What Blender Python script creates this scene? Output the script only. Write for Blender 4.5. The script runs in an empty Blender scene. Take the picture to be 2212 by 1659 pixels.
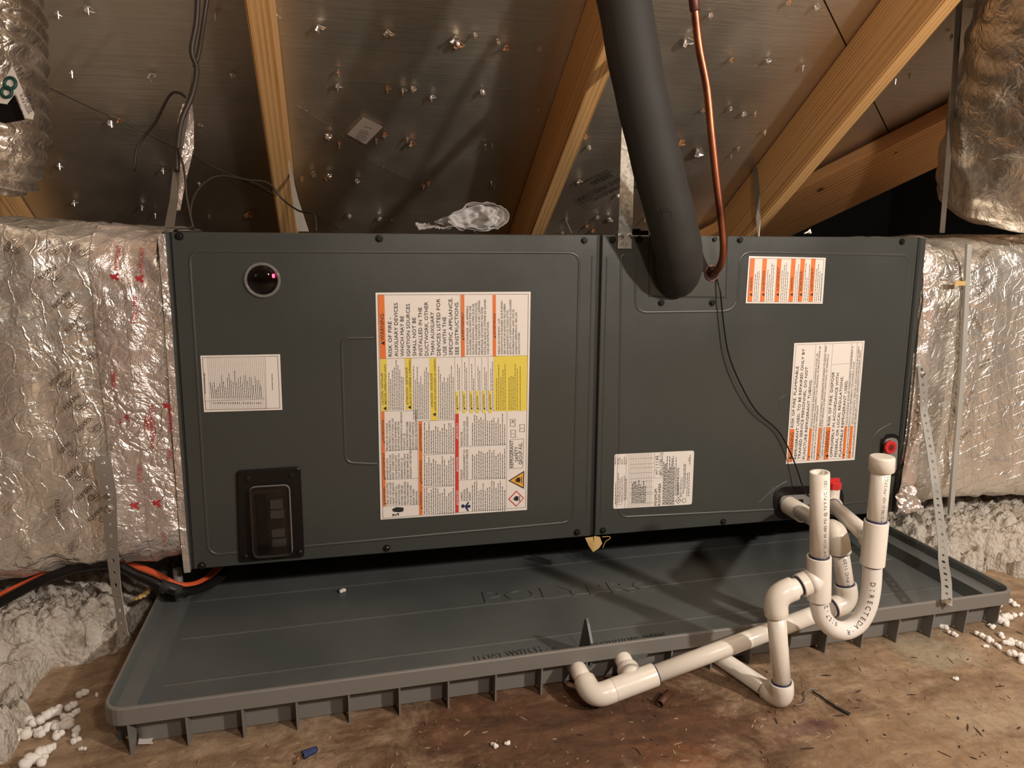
import bpy, bmesh, math, random
import numpy as np
from mathutils import Vector, Matrix, noise
random.seed(7)
S = bpy.context.scene
COL = S.collection

# ---------------------------------------------------------------- camera
FPX, CX, CY = 1548.15, 1106.0, 829.5
CAM = np.array([.2454, -1.208, -.0154])
YAW, PIT, ROL = .2431, .1931, .0081
FW = np.array([math.sin(YAW)*math.cos(PIT), math.cos(YAW)*math.cos(PIT), -math.sin(PIT)])
_r = np.array([math.cos(YAW), -math.sin(YAW), 0.0]); _u = np.cross(_r, FW)
RT = _r*math.cos(ROL)+_u*math.sin(ROL); UP = -_r*math.sin(ROL)+_u*math.cos(ROL)
cd = bpy.data.cameras.new('camera'); cam = bpy.data.objects.new('camera', cd); COL.objects.link(cam)
cd.sensor_fit = 'HORIZONTAL'; cd.sensor_width = 36.0; cd.lens = FPX/2212*36; cd.clip_start = .02
m = Matrix.Identity(4)
for i in range(3):
    m[i][0] = RT[i]; m[i][1] = UP[i]; m[i][2] = -FW[i]; m[i][3] = CAM[i]
cam.matrix_world = m
S.camera = cam

# ---------------------------------------------------------------- light
w = bpy.data.worlds.new('attic_dark'); S.world = w; w.use_nodes = True
w.node_tree.nodes['Background'].inputs[0].default_value = (.9, .78, .64, 1)
w.node_tree.nodes['Background'].inputs[1].default_value = .012
def lamp(name, loc, power, col, rad):
    l = bpy.data.lights.new(name, 'POINT'); l.energy = power; l.color = col; l.shadow_soft_size = rad
    o = bpy.data.objects.new(name, l); o.location = loc; COL.objects.link(o); return o
lamp('attic_lamp', (1.62, -1.60, .52), 49, (1, .89, .785), .035)
lamp('hand_lamp', (.70, -1.66, .52), 15, (1, .885, .77), .05)
lamp('left_fill', (-.9, -2.2, .5), 1.2, (1, .90, .82), .25)  # weak added fill, unseen, behind and left of the camera
S.view_settings.view_transform = 'Standard'; S.view_settings.look = 'None'
S.view_settings.gamma = 1; S.view_settings.use_curve_mapping = False
S.view_settings.exposure = 1.06

# ---------------------------------------------------------------- pixel rays to points in the room
def ray(a, b): return FW+RT*(a-CX)/FPX-UP*(b-CY)/FPX
def Dp(a, b, d): return CAM+ray(a, b)*d
def Yp(a, b, y=0.): v = ray(a, b); return CAM+v*(y-CAM[1])/v[1]
def Zp(a, b, z): v = ray(a, b); return CAM+v*(z-CAM[2])/v[2]
def Xp(a, b, x): v = ray(a, b); return CAM+v*(x-CAM[0])/v[0]
DN = np.array([0, .568, .823]); DN /= np.linalg.norm(DN)          # outward normal of the roof deck
D0 = np.array([0, .89, 0.])
DU = np.array([0, -DN[2], DN[1]])                                 # up the slope
def Kp(a, b, off=0.):                                             # off > 0: below the deck, towards the attic
    v = ray(a, b); p = D0-DN*off; return CAM+v*((p-CAM)@DN)/(v@DN)
def deck(x, t, off=0.): return D0+np.array([x, 0, 0])+DU*t-DN*off

# ---------------------------------------------------------------- materials
def mat(name, base=(.5, .5, .5), rough=.5, metal=0., bump=None, spec=.5, **kw):
    M = bpy.data.materials.new(name); M.use_nodes = True; nt = M.node_tree
    p = nt.nodes['Principled BSDF']
    p.inputs['Base Color'].default_value = (*base, 1); p.inputs['Roughness'].default_value = rough
    p.inputs['Metallic'].default_value = metal; p.inputs['Specular IOR Level'].default_value = spec
    for k, v in kw.items(): p.inputs[k.replace('_', ' ')].default_value = v
    if bump:
        sc, st, dist = bump
        tc = nt.nodes.new('ShaderNodeTexCoord'); n = nt.nodes.new('ShaderNodeTexNoise')
        n.inputs['Scale'].default_value = sc; n.inputs['Detail'].default_value = 4
        b = nt.nodes.new('ShaderNodeBump'); b.inputs['Strength'].default_value = st; b.inputs['Distance'].default_value = dist
        nt.links.new(tc.outputs['Object'], n.inputs['Vector']); nt.links.new(n.outputs['Fac'], b.inputs['Height'])
        nt.links.new(b.outputs['Normal'], p.inputs['Normal'])
    return M
class NT:
    """small helper for node chains"""
    def __init__(s, M): s.t = M.node_tree; s.p = s.t.nodes['Principled BSDF']; s.tc = s.t.nodes.new('ShaderNodeTexCoord').outputs['Object']
    def link(s, a, b): s.t.links.new(a, b)
    def map(s, sc=(1, 1, 1), loc=(0, 0, 0), rot=(0, 0, 0), src=None):
        n = s.t.nodes.new('ShaderNodeMapping'); n.inputs['Scale'].default_value = sc; n.inputs['Location'].default_value = loc; n.inputs['Rotation'].default_value = rot
        s.link(src or s.tc, n.inputs[0]); return n.outputs[0]
    def noise(s, scale, detail=4, src=None, rough=.5, dist=0):
        n = s.t.nodes.new('ShaderNodeTexNoise'); n.inputs['Scale'].default_value = scale; n.inputs['Detail'].default_value = detail
        n.inputs['Roughness'].default_value = rough; n.inputs['Distortion'].default_value = dist
        s.link(src or s.tc, n.inputs['Vector']); return n.outputs['Fac']
    def vor(s, scale, src=None, feat='F1', out='Distance'):
        n = s.t.nodes.new('ShaderNodeTexVoronoi'); n.feature = feat; n.inputs['Scale'].default_value = scale
        s.link(src or s.tc, n.inputs['Vector']); return n.outputs[out]
    def ramp(s, fac, stops):
        n = s.t.nodes.new('ShaderNodeValToRGB'); e = n.color_ramp.elements
        while len(e) < len(stops): e.new(.5)
        for i, (p, c) in enumerate(stops):
            e[i].position = p; e[i].color = (*c, 1) if len(c) == 3 else c
        s.link(fac, n.inputs[0]); return n.outputs[0]
    def mix(s, fac, a, b, mode='MIX'):
        n = s.t.nodes.new('ShaderNodeMix'); n.data_type = 'RGBA'; n.blend_type = mode
        for sock, v in ((n.inputs[0], fac), (n.inputs[6], a), (n.inputs[7], b)):
            if isinstance(v, (int, float)): sock.default_value = v
            elif isinstance(v, tuple): sock.default_value = (*v, 1)
            else: s.link(v, sock)
        return n.outputs[2]
    def math(s, op, a, b=0.):
        n = s.t.nodes.new('ShaderNodeMath'); n.operation = op
        for sock, v in ((n.inputs[0], a), (n.inputs[1], b)):
            if isinstance(v, (int, float)): sock.default_value = v
            else: s.link(v, sock)
        return n.outputs[0]
    def blob(s, c, r, src=None):
        n = s.t.nodes.new('ShaderNodeTexGradient'); n.gradient_type = 'SPHERICAL'
        rr = r if isinstance(r, tuple) else (r, r, r)
        s.link(s.map(sc=tuple(1/q for q in rr), loc=tuple(-c[i]/rr[i] for i in range(3)), src=src), n.inputs[0]); return n.outputs['Fac']
    def bump(s, h, st, dist, nrm=None):
        b = s.t.nodes.new('ShaderNodeBump'); b.inputs['Strength'].default_value = st; b.inputs['Distance'].default_value = dist
        s.link(h, b.inputs['Height'])
        if nrm is not None: s.link(nrm, b.inputs['Normal'])
        s.link(b.outputs[0], s.p.inputs['Normal']); return b.outputs[0]
    def base(s, c): s.link(c, s.p.inputs['Base Color'])
    def rough(s, c): s.link(c, s.p.inputs['Roughness'])

PAINT = mat('gray_cabinet_paint', (.049, .054, .050), .32, spec=.55)
n = NT(PAINT); h = n.noise(420, 2); h2 = n.noise(9, 3)
n.bump(n.math('ADD', n.math('MULTIPLY', h, .25), h2), .25, .002)
n.rough(n.ramp(n.noise(5, 5), [(.3, (.28,)*3), (.75, (.45,)*3)]))
PAINT_DK = mat('dark_seam_paint', (.012, .012, .011), .6)
PLATE = mat('gray_cover_plate_paint', (.056, .059, .052), .35, bump=(300, .15, .0005))
BLACK = mat('black_plastic', (.009, .008, .008), .3, spec=.3)
RUBBER = mat('black_foam_rubber', (.026, .025, .023), .7, bump=(240, .25, .0006))
GRAYP = mat('gray_collar_plastic', (.2, .2, .19), .4)
RED = mat('red_plug_plastic', (.62, .03, .035), .35)
PVC = mat('cream_pvc', (.82, .765, .675), .27, spec=.5)
n = NT(PVC); n.base(n.mix(n.ramp(n.noise(14, 6), [(.55, (0,)*3), (.8, (1,)*3)]), (.82, .77, .69), (.70, .64, .54))); n.bump(n.noise(60, 2), .08, .001)
PVC2 = mat('white_flexible_pvc', (.83, .80, .76), .22)
PRIMER = mat('blue_purple_primer', (.012, .014, .07), .45)
INK = mat('printed_ink_black', (.02, .02, .02), .6)
INKB = mat('printed_ink_blue_gray', (.08, .12, .18), .6)
INKR = mat('printed_ink_red', (.45, .03, .04), .5)
INKBR = mat('printed_ink_brown', (.045, .018, .012), .75, spec=.2)
INKG = mat('printed_ink_green', (.01, .07, .05), .5)
PAPER = mat('white_label_paper', (.84, .79, .74), .45)
ORANGE = mat('orange_label_band', (.80, .20, .045), .45)
REDB = mat('red_label_band', (.65, .05, .045), .45)
YEL = mat('yellow_label_panel', (.82, .66, .10), .45)
AMBER = mat('amber_sign', (.85, .42, .06), .45)
GALV = mat('galvanized_steel', (.52, .52, .49), .38, 1.0)
n = NT(GALV); n.base(n.ramp(n.vor(160, out='Color'), [(.2, (.36, .36, .33)), (.8, (.62, .62, .58))])); n.bump(n.noise(200, 2), .15, .0008)
STRAPM = mat('dull_strap_metal', (.50, .49, .46), .5, .75, bump=(90, .2, .001))
STRAPD = mat('dark_dull_strap_metal', (.26, .24, .21), .45, .8, bump=(90, .2, .001))  # darkened base stands in for the dark attic the hanger strap reflects
SCREWM = mat('dark_screw_steel', (.03, .03, .028), .3, .7)
BRIGHT = mat('bright_steel', (.75, .75, .73), .22, 1.0)
COPPER = mat('copper', (.62, .25, .14), .38, 1.0)
n = NT(COPPER); n.base(n.mix(n.ramp(n.noise(18, 5), [(.35, (0,)*3), (.7, (1,)*3)]), (.58, .22, .12), (.22, .08, .06))); n.bump(n.noise(60), .1, .001)
ORCAB = mat('orange_cable_jacket', (.75, .12, .04), .45)
PANR = mat('lit_pan_rim_plastic', (.19, .18, .165), .55, bump=(60, .2, .001))  # paler than the tray: front light on the lip is put into the colour
PANM = mat('gray_drain_pan_plastic', (.10, .112, .112), .42, spec=.5)
n = NT(PANM); n.base(n.ramp(n.noise(5, 6), [(.3, (.075, .087, .088)), (.7, (.12, .128, .124))])); n.rough(n.ramp(n.noise(7, 4), [(.3, (.32,)*3), (.7, (.5,)*3)])); n.bump(n.noise(14, 3), .12, .003)
CLEAR = mat('clear_plastic', (1, 1, 1), .03, Transmission_Weight=1.0, IOR=1.45)
FILM = mat('clear_bag_film', (.85, .83, .82), .22, Transmission_Weight=.55, IOR=1.35)
SMOKE = mat('smoked_clear_plastic', (.35, .32, .30), .06, Transmission_Weight=1.0, IOR=1.35)
CLRING = mat('clear_plastic_ring', (.75, .73, .70), .12, Transmission_Weight=.8, IOR=1.4)
LED = mat('red_indicator', (.4, 0, .02), .4); LED.node_tree.nodes['Principled BSDF'].inputs['Emission Color'].default_value = (1, .03, .08, 1); LED.node_tree.nodes['Principled BSDF'].inputs['Emission Strength'].default_value = 6
NAVY = mat('blue_wire_nut_plastic', (.02, .035, .12), .4)
KRAFT = mat('yellow_kraft_paper', (.62, .42, .17), .7, bump=(60, .3, .002))
BROWNT = mat('brown_tube_scrap', (.09, .035, .015), .6)
SCRAPW = mat('white_scrap', (.75, .7, .68), .6)
TWIG = mat('dark_twig', (.02, .015, .012), .8)
CHIP = mat('torn_wood_strand', (.50, .24, .11), .75, bump=(120, .4, .002))

def foil_mat(name, base, rough, crinkle, grid=False, big=1.0, metal=.78):
    M = mat(name, base, rough, metal); n = NT(M)
    warp = n.t.nodes.new('ShaderNodeTexNoise'); warp.inputs['Scale'].default_value = 11; warp.inputs['Detail'].default_value = 3; n.link(n.tc, warp.inputs['Vector'])
    wv = n.mix(.10, n.tc, warp.outputs['Color'])
    a = n.math('MINIMUM', n.vor(26*crinkle, wv, 'DISTANCE_TO_EDGE'), .22)          # flat facets with sharp creases
    a2 = n.math('MINIMUM', n.vor(60*crinkle, wv, 'DISTANCE_TO_EDGE'), .16)
    b = n.noise(20*crinkle, 5, rough=.6, dist=1.5)
    c = n.noise(5, 3, dist=.6)
    mask = n.ramp(n.noise(7, 3), [(.42, (.15,)*3), (.62, (1,)*3)])
    h = n.math('ADD', n.math('MULTIPLY', n.math('ADD', n.math('MULTIPLY', a, 1.3), n.math('MULTIPLY', a2, .7)), mask), n.math('ADD', n.math('MULTIPLY', b, .8), n.math('MULTIPLY', c, 2.2*big)))
    if grid:
        w1 = n.t.nodes.new('ShaderNodeTexWave'); w1.bands_direction = 'X'; w1.inputs['Scale'].default_value = 13.0; w1.inputs['Distortion'].default_value = .4; n.link(wv, w1.inputs['Vector'])
        w2 = n.t.nodes.new('ShaderNodeTexWave'); w2.bands_direction = 'Z'; w2.inputs['Scale'].default_value = 11.0; w2.inputs['Distortion'].default_value = .5; n.link(n.map(rot=(0, .38, 0)), w2.inputs['Vector'])
        g = n.math('MAXIMUM', n.math('POWER', w1.outputs['Fac'], 60), n.math('POWER', w2.outputs['Fac'], 60))
        h = n.math('ADD', h, n.math('MULTIPLY', g, .11))
    n.bump(h, .8, .008)
    n.rough(n.ramp(n.noise(12, 4), [(.3, (rough*.75,)*3), (.75, (min(1, rough*1.5),)*3)]))
    return M
FOIL = foil_mat('insulation_foil', (.97, .93, .86), .25, 1.0, grid=True)
FOILT = foil_mat('foil_tape', (.98, .90, .86), .22, 1.5)
FOILF = foil_mat('flex_duct_foil', (.66, .60, .52), .3, 1.0, big=2.0, metal=.9)
FOILG = foil_mat('dusty_foil_tape', (.52, .49, .44), .45, 1.2)
TEAR = mat('torn_foil_flap', (.88, .85, .82), .25, .85, bump=(150, .5, .002))

DECKF = mat('radiant_barrier_foil', (.76, .72, .64), .36, .94)
n = NT(DECKF)
st = n.noise(9, 5, n.map(sc=(1, 14, 14), rot=(.6, 0, .62)), .6)
fine = n.noise(160, 3, n.map(sc=(1, 8, 8), rot=(.6, 0, .5)))
sm = n.noise(3.2, 3, dist=.8)
n.bump(n.math('ADD', n.math('ADD', n.math('MULTIPLY', st, .35), n.math('MULTIPLY', fine, .12)), n.math('MULTIPLY', sm, 1.6)), .42, .006)
n.rough(n.ramp(n.noise(6, 5), [(.3, (.34,)*3), (.7, (.52,)*3)]))
VOIDM = mat('void_shade_black', (.012, .011, .010), .9)  # near-black base paints in the shade of the unlit void past the board
OSB = mat('roof_sheathing_wood', (.20, .12, .06), .8, bump=(30, .4, .004))

def wood(name, c1, c2, c3, freq=1.0, seed=0.):
    M = mat(name, c1, .55, spec=.3); n = NT(M)
    v = n.map(sc=(1.0, 14*freq, 14*freq), loc=(seed, seed*.7, seed*1.3))
    warp = n.noise(1.6, 3, n.map(sc=(1.2, 4, 4), loc=(seed, 0, seed)))
    wv = n.t.nodes.new('ShaderNodeTexWave'); wv.wave_type = 'RINGS'; wv.rings_direction = 'X'
    wv.inputs['Scale'].default_value = 1.5; wv.inputs['Distortion'].default_value = 3.2; wv.inputs['Detail'].default_value = 2.5; wv.inputs['Detail Scale'].default_value = .8
    n.link(n.map(sc=(.55, 16*freq, 16*freq), loc=(seed, 1.3+seed, .9)), wv.inputs['Vector'])
    g = n.mix(n.ramp(n.noise(3.5, 3, n.map(sc=(.8, 9, 9), loc=(seed*2, 0, 0))), [(.35, (.25,)*3), (.65, (1,)*3)]), c1, n.ramp(wv.outputs['Fac'], [(.2, c1), (.6, c2), (.92, c3)]))
    f = n.noise(60, 4, n.map(sc=(1, 18, 18)))
    n.base(n.mix(n.ramp(f, [(.35, (0,)*3), (.8, (.55,)*3)]), g, c2))
    n.bump(n.math('ADD', wv.outputs['Fac'], f), .2, .0015)
    return M
WOODA = wood('pine_rafter', (.76, .46, .20), (.69, .39, .15), (.38, .18, .06), 1.7, .0)
WOODB = wood('pine_board', (.86, .50, .235), (.80, .44, .18), (.58, .28, .10), .9, 3.3)

FLOORM = mat('stained_plywood', (.3, .18, .1), .62, spec=.35)
n = NT(FLOORM)
gr = n.noise(7, 6, n.map(sc=(1, 3.5, 1)), .62, 1.0)
base = n.ramp(gr, [(.25, (.19, .125, .075)), (.5, (.38, .27, .175)), (.75, (.52, .39, .28))])
wr = n.noise(8, 8, rough=.72, dist=.6)
def stain(c, r, lo, hi):
    b = n.blob(c, r); s_ = n.math('ADD', b, n.math('MULTIPLY', n.math('SUBTRACT', wr, .5), 2.2)); return n.ramp(s_, [(lo, (0,)*3), (hi, (1,)*3)])
st1 = stain((.60, -.36, -.69), (.50, .28, .4), .2, .6)
base = n.mix(n.math('MULTIPLY', n.ramp(n.noise(16, 8, rough=.75, dist=.5), [(.45, (0,)*3), (.62, (1,)*3)]), .5), base, (.15, .09, .05))
base = n.mix(n.math('MULTIPLY', st1, .85), base, n.ramp(gr, [(.3, (.045, .02, .012)), (.7, (.14, .055, .026))]))
st2 = stain((.99, -.50, -.69), (.26, .14, .3), .35, .6)
base = n.mix(n.math('MULTIPLY', st2, .6), base, (.30, .20, .12))
st3 = stain((1.22, -.30, -.69), (.12, .09, .2), .3, .6)
base = n.mix(n.math('MULTIPLY', st3, .65), base, (.40, .36, .27))
st4 = stain((1.25, -.47, -.69), (.34, .10, .2), .35, .6)
base = n.mix(n.math('MULTIPLY', st4, .55), base, (.42, .35, .25))
st5 = stain((.66, -.47, -.69), (.13, .08, .2), .2, .5)
base = n.mix(n.math('MULTIPLY', st5, .35), base, (.30, .11, .035))
st6 = stain((.87, -.43, -.69), (.07, .035, .2), .35, .5)
base = n.mix(n.math('MULTIPLY', st6, .5), base, (.09, .03, .05))
sp = n.ramp(n.vor(60), [(.0, (1,)*3), (.10, (0,)*3)])
base = n.mix(n.math('MULTIPLY', n.math('MULTIPLY', sp, n.ramp(n.noise(9, 3), [(.5, (0,)*3), (.6, (1,)*3)])), .6), base, (.05, .03, .02))
g2 = n.noise(38, 8, rough=.8, dist=.8)
base = n.mix(.75, base, n.ramp(g2, [(.30, (.42, .38, .34)), (.52, (.95, .93, .9)), (.72, (1.25, 1.2, 1.15))]), 'MULTIPLY')
n.base(base); n.bump(n.math('ADD', n.math('ADD', gr, g2), n.math('MULTIPLY', n.noise(90, 5), .5)), .5, .005)
n.rough(n.ramp(wr, [(.3, (.5,)*3), (.7, (.75,)*3)]))
INSUL = mat('blown_insulation', (.72, .68, .6), .95, spec=.1)
n = NT(INSUL); n.base(n.ramp(n.noise(24, 6, rough=.65), [(.28, (.30, .23, .17)), (.48, (.66, .6, .52)), (.75, (.80, .76, .70))])); n.bump(n.math('ADD', n.noise(90, 6, rough=.75), n.math('MULTIPLY', n.vor(130), -.9)), 1.0, .006)
FLUFF = mat('white_insulation_tuft', (.85, .82, .78), .95, spec=.1, bump=(70, .35, .003))

# ---------------------------------------------------------------- mesh building
def V3(a): return Vector((float(a[0]), float(a[1]), float(a[2])))
class MB:
    def __init__(s): s.v = []; s.f = []; s.sm = []
    def add(s, vs, fs, smooth=False):
        o = len(s.v); s.v += [tuple(float(c) for c in p) for p in vs]
        s.f += [tuple(i+o for i in f) for f in fs]; s.sm += [smooth]*len(fs); return s
    def box(s, x0, x1, y0, y1, z0, z1):
        return s.hexa([(x0, y0, z0), (x1, y0, z0), (x1, y1, z0), (x0, y1, z0)], [(x0, y0, z1), (x1, y0, z1), (x1, y1, z1), (x0, y1, z1)])
    def hexa(s, b, t):
        return s.add(list(b)+list(t), [(3, 2, 1, 0), (4, 5, 6, 7), (0, 1, 5, 4), (1, 2, 6, 5), (2, 3, 7, 6), (3, 0, 4, 7)])
    def prism(s, pts, d, smooth=False):
        """closed polygon pts (3D, ordered) extruded by vector d"""
        n = len(pts); p = [np.array(q, float) for q in pts]; q = [a+np.array(d, float) for a in p]
        s.add(p+q, [tuple(range(n-1, -1, -1)), tuple(range(n, 2*n))])
        o = len(s.v)-2*n
        for i in range(n): s.f.append((o+i, o+(i+1) % n, o+n+(i+1) % n, o+n+i)); s.sm.append(smooth)
        return s
    def tube(s, path, rad, seg=16, caps=True, smooth=True, squash=None, updir=None):
        P = [V3(p) for p in path]; n = len(P)
        rr = rad if isinstance(rad, (list, tuple)) else [rad]*n
        T = []
        for i in range(n):
            t = (P[min(i+1, n-1)]-P[max(i-1, 0)]); T.append(t.normalized() if t.length > 1e-9 else (T[-1] if T else Vector((0, 0, 1))))
        a = Vector(updir) if updir is not None else (Vector((0, 0, 1)) if abs(T[0].z) < .9 else Vector((0, 1, 0)))
        a = (a-T[0]*a.dot(T[0])).normalized(); vs = []
        for i in range(n):
            if i: a = (a-T[i]*a.dot(T[i])).normalized()
            b = T[i].cross(a)
            for k in range(seg):
                th = 2*math.pi*k/seg
                vs.append(P[i]+(a*math.cos(th)*(squash or 1)+b*math.sin(th))*rr[i])
        fs = [(i*seg+k, i*seg+(k+1) % seg, (i+1)*seg+(k+1) % seg, (i+1)*seg+k) for i in range(n-1) for k in range(seg)]
        s.add(vs, fs, smooth)
        if caps:
            o = len(s.v)-len(vs)
            s.f.append(tuple(o+k for k in range(seg-1, -1, -1))); s.sm.append(False)
            s.f.append(tuple(o+(n-1)*seg+k for k in range(seg))); s.sm.append(False)
        return s
    def hollow(s, a, b, ro, ri, seg=24, smooth=True):
        """open ended pipe with wall from a to b"""
        a, b = V3(a), V3(b); t = (b-a).normalized(); u = t.orthogonal().normalized(); w_ = t.cross(u); vs = []
        for c, r in ((a, ri), (a, ro), (b, ro), (b, ri)):
            for k in range(seg):
                th = 2*math.pi*k/seg; vs.append(c+(u*math.cos(th)+w_*math.sin(th))*r)
        for j in range(4):
            i2 = (j+1) % 4
            s.add([], []); 
        o = len(s.v); s.v += [tuple(q) for q in vs]
        for j in range(4):
            for k in range(seg):
                s.f.append((o+j*seg+k, o+j*seg+(k+1) % seg, o+((j+1) % 4)*seg+(k+1) % seg, o+((j+1) % 4)*seg+k)); s.sm.append(smooth and j in (1, 3))
        return s
    def ribbon(s, path, width, wdir, th=.0008):
        """flat strap: path points, width, width direction (vector or list)"""
        P = [np.array(p, float) for p in path]; n = len(P); vs = []
        for i in range(n):
            wd = np.array(wdir[i] if isinstance(wdir, list) else wdir, float); wd /= np.linalg.norm(wd)
            t = P[min(i+1, n-1)]-P[max(i-1, 0)]; t /= np.linalg.norm(t); nn = np.cross(t, wd); nn /= np.linalg.norm(nn)
            ww = width[i] if isinstance(width, list) else width
            for a, b in ((-1, -1), (1, -1), (1, 1), (-1, 1)): vs.append(P[i]+wd*a*ww/2+nn*b*th/2)
        fs = []
        for i in range(n-1):
            for k in range(4): fs.append((i*4+k, i*4+(k+1) % 4, (i+1)*4+(k+1) % 4, (i+1)*4+k))
        fs += [(3, 2, 1, 0), tuple((n-1)*4+k for k in range(4))]
        return s.add(vs, fs)
    def grid(s, F, nu, nv, smooth=True, wrap=False):
        vs = [F(i/(nu-1), j/(nv if wrap else nv-1)) for i in range(nu) for j in range(nv)]
        fs = []
        for i in range(nu-1):
            for j in range(nv if wrap else nv-1):
                j2 = (j+1) % nv; fs.append((i*nv+j, (i+1)*nv+j, (i+1)*nv+j2, i*nv+j2))
        return s.add(vs, fs, smooth)
    def build(s, name, m, parent=None, label=None, cat=None, group=None, kind=None, origin=None, fixn=True):
        me = bpy.data.meshes.new(name)
        v = np.array(s.v)
        if parent is not None: off = np.array(parent['_o'])
        elif origin is not None: off = np.array(origin, float)
        else:
            lo, hi = v.min(0), v.max(0); off = np.array([(lo[0]+hi[0])/2, (lo[1]+hi[1])/2, lo[2]])
        me.from_pydata([tuple(q) for q in (v-off)], [], s.f)
        me.polygons.foreach_set('use_smooth', s.sm)
        if fixn:
            bm = bmesh.new(); bm.from_mesh(me); bmesh.ops.recalc_face_normals(bm, faces=bm.faces); bm.to_mesh(me); bm.free()
        me.materials.append(m); me.update()
        o = bpy.data.objects.new(name, me); COL.objects.link(o)
        o['_o'] = [float(q) for q in off]
        if parent is not None: o.parent = parent
        else: o.location = off
        return tag(o, label, cat, group, kind)
def tag(o, label=None, cat=None, group=None, kind=None):
    if label: o['label'] = label
    if cat: o['category'] = cat
    if group: o['group'] = group
    if kind: o['kind'] = kind
    return o
def thing(name, loc, label, cat, group=None):
    o = bpy.data.objects.new(name, None); o.empty_display_size = .05; COL.objects.link(o); o.location = [float(q) for q in loc]
    o['_o'] = [float(q) for q in loc]; return tag(o, label, cat, group)

# glyph outlines of a string as flat polygons, cached
_gc = {}
def glyphs(txt):
    if txt in _gc: return _gc[txt]
    c = bpy.data.curves.new('t', 'FONT'); c.body = txt; c.resolution_u = 2; c.size = 1
    o = bpy.data.objects.new('t', c); COL.objects.link(o)
    dg = bpy.context.evaluated_depsgraph_get(); me = o.evaluated_get(dg).to_mesh()
    v = np.array([tuple(q.co) for q in me.vertices]) if len(me.vertices) else np.zeros((0, 3)); f = [tuple(p.vertices) for p in me.polygons]
    o.to_mesh_clear() if hasattr(o, 'to_mesh_clear') else None
    bpy.data.objects.remove(o); bpy.data.curves.remove(c)
    if len(v): v[:, 0] -= v[:, 0].min(); W = v[:, 0].max()
    else: W = 1
    _gc[txt] = (v[:, :2], f, W); return _gc[txt]
def text_on(mb, txt, mapf, length=None, height=None, bold=0.):
    """mapf(s, h) -> point; s along the line, h up; both in metres"""
    v, f, W = glyphs(txt); CAP = .73
    sy = (height/CAP) if height else (length/W); sx = (length/W) if length else sy
    mb.add([mapf(a*sx, b*sy) for a, b in v], f)
def lerp(a, b, t): return np.array(a)*(1-t)+np.array(b)*t
def circle_pts(c, r, u, w_, n=20, a0=0, a1=2*math.pi):
    return [np.array(c)+np.array(u)*r*math.cos(a0+(a1-a0)*k/n)+np.array(w_)*r*math.sin(a0+(a1-a0)*k/n) for k in range(n)]
def catmull(P, k=8):
    P = [np.array(p, float) for p in P]; Q = [2*P[0]-P[1]]+P+[2*P[-1]-P[-2]]; out = []
    for i in range(1, len(Q)-2):
        for j in range(k):
            t = j/k; a, b, c, d = Q[i-1], Q[i], Q[i+1], Q[i+2]
            out.append(.5*((2*b)+(-a+c)*t+(2*a-5*b+4*c-d)*t*t+(-a+3*b-3*c+d)*t**3))
    out.append(P[-1]); return out
X = np.array([1., 0, 0]); Yv = np.array([0, 1., 0]); Zv = np.array([0, 0, 1.])
FZ = -.69

# ================================================================ SETTING
MB().box(-3.2, 4.6, -4.2, 3.2, FZ-.02, FZ).build('floor', FLOORM, kind='structure', origin=(0, 0, 0))
def clip(poly, a, b, c):
    """keep a*x+b*y+c >= 0"""
    out = []
    for i in range(len(poly)):
        p, q = poly[i], poly[(i+1) % len(poly)]; dp = a*p[0]+b*p[1]+c; dq = a*q[0]+b*q[1]+c
        if dp >= 0: out.append(p)
        if dp*dq < 0: t = dp/(dp-dq); out.append((p[0]+(q[0]-p[0])*t, p[1]+(q[1]-p[1])*t))
    return out
def dk(P): return (P[0], (P-D0)@DU)
bl0, bl1 = dk(Kp(1500, 490)), dk(Kp(2080, 190))      # upper edge of the diagonal board on the deck
bd = np.array([bl1[0]-bl0[0], bl1[1]-bl0[1]]); bd /= np.linalg.norm(bd); bn = np.array([-bd[1], bd[0]])
# keep side above the board's centre line
bc = -(bn @ (np.array(bl0)-bn*.10))
TMAX = 3.6
def deckpoly(P):
    P = clip(P, 1, 0, 2.6); P = clip(P, -1, 0, 3.9); P = clip(P, 0, 1, .85); P = clip(P, 0, -1, TMAX)
    return P
ridge = deck(0, TMAX); yr, zr = ridge[1], ridge[2]
ceil = MB()
P = [(-2.6, -.85), (3.9, -.85), (3.9, TMAX), (-2.6, TMAX)]
A_ = clip(P, bn[0], bn[1], bc)
ceil.prism([deck(a, b, -.006) for a, b in A_], DN*.012)
ceil.hexa([(-2.6, yr, zr), (3.9, yr, zr), (3.9, yr-3.4, zr-2.3), (-2.6, yr-3.4, zr-2.3)], [(-2.6, yr, zr+.02), (3.9, yr, zr+.02), (3.9, yr-3.4, zr-2.28), (-2.6, yr-3.4, zr-2.28)])
ceiling = ceil.build('ceiling', OSB, kind='structure', origin=(0, 0, 0))
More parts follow.
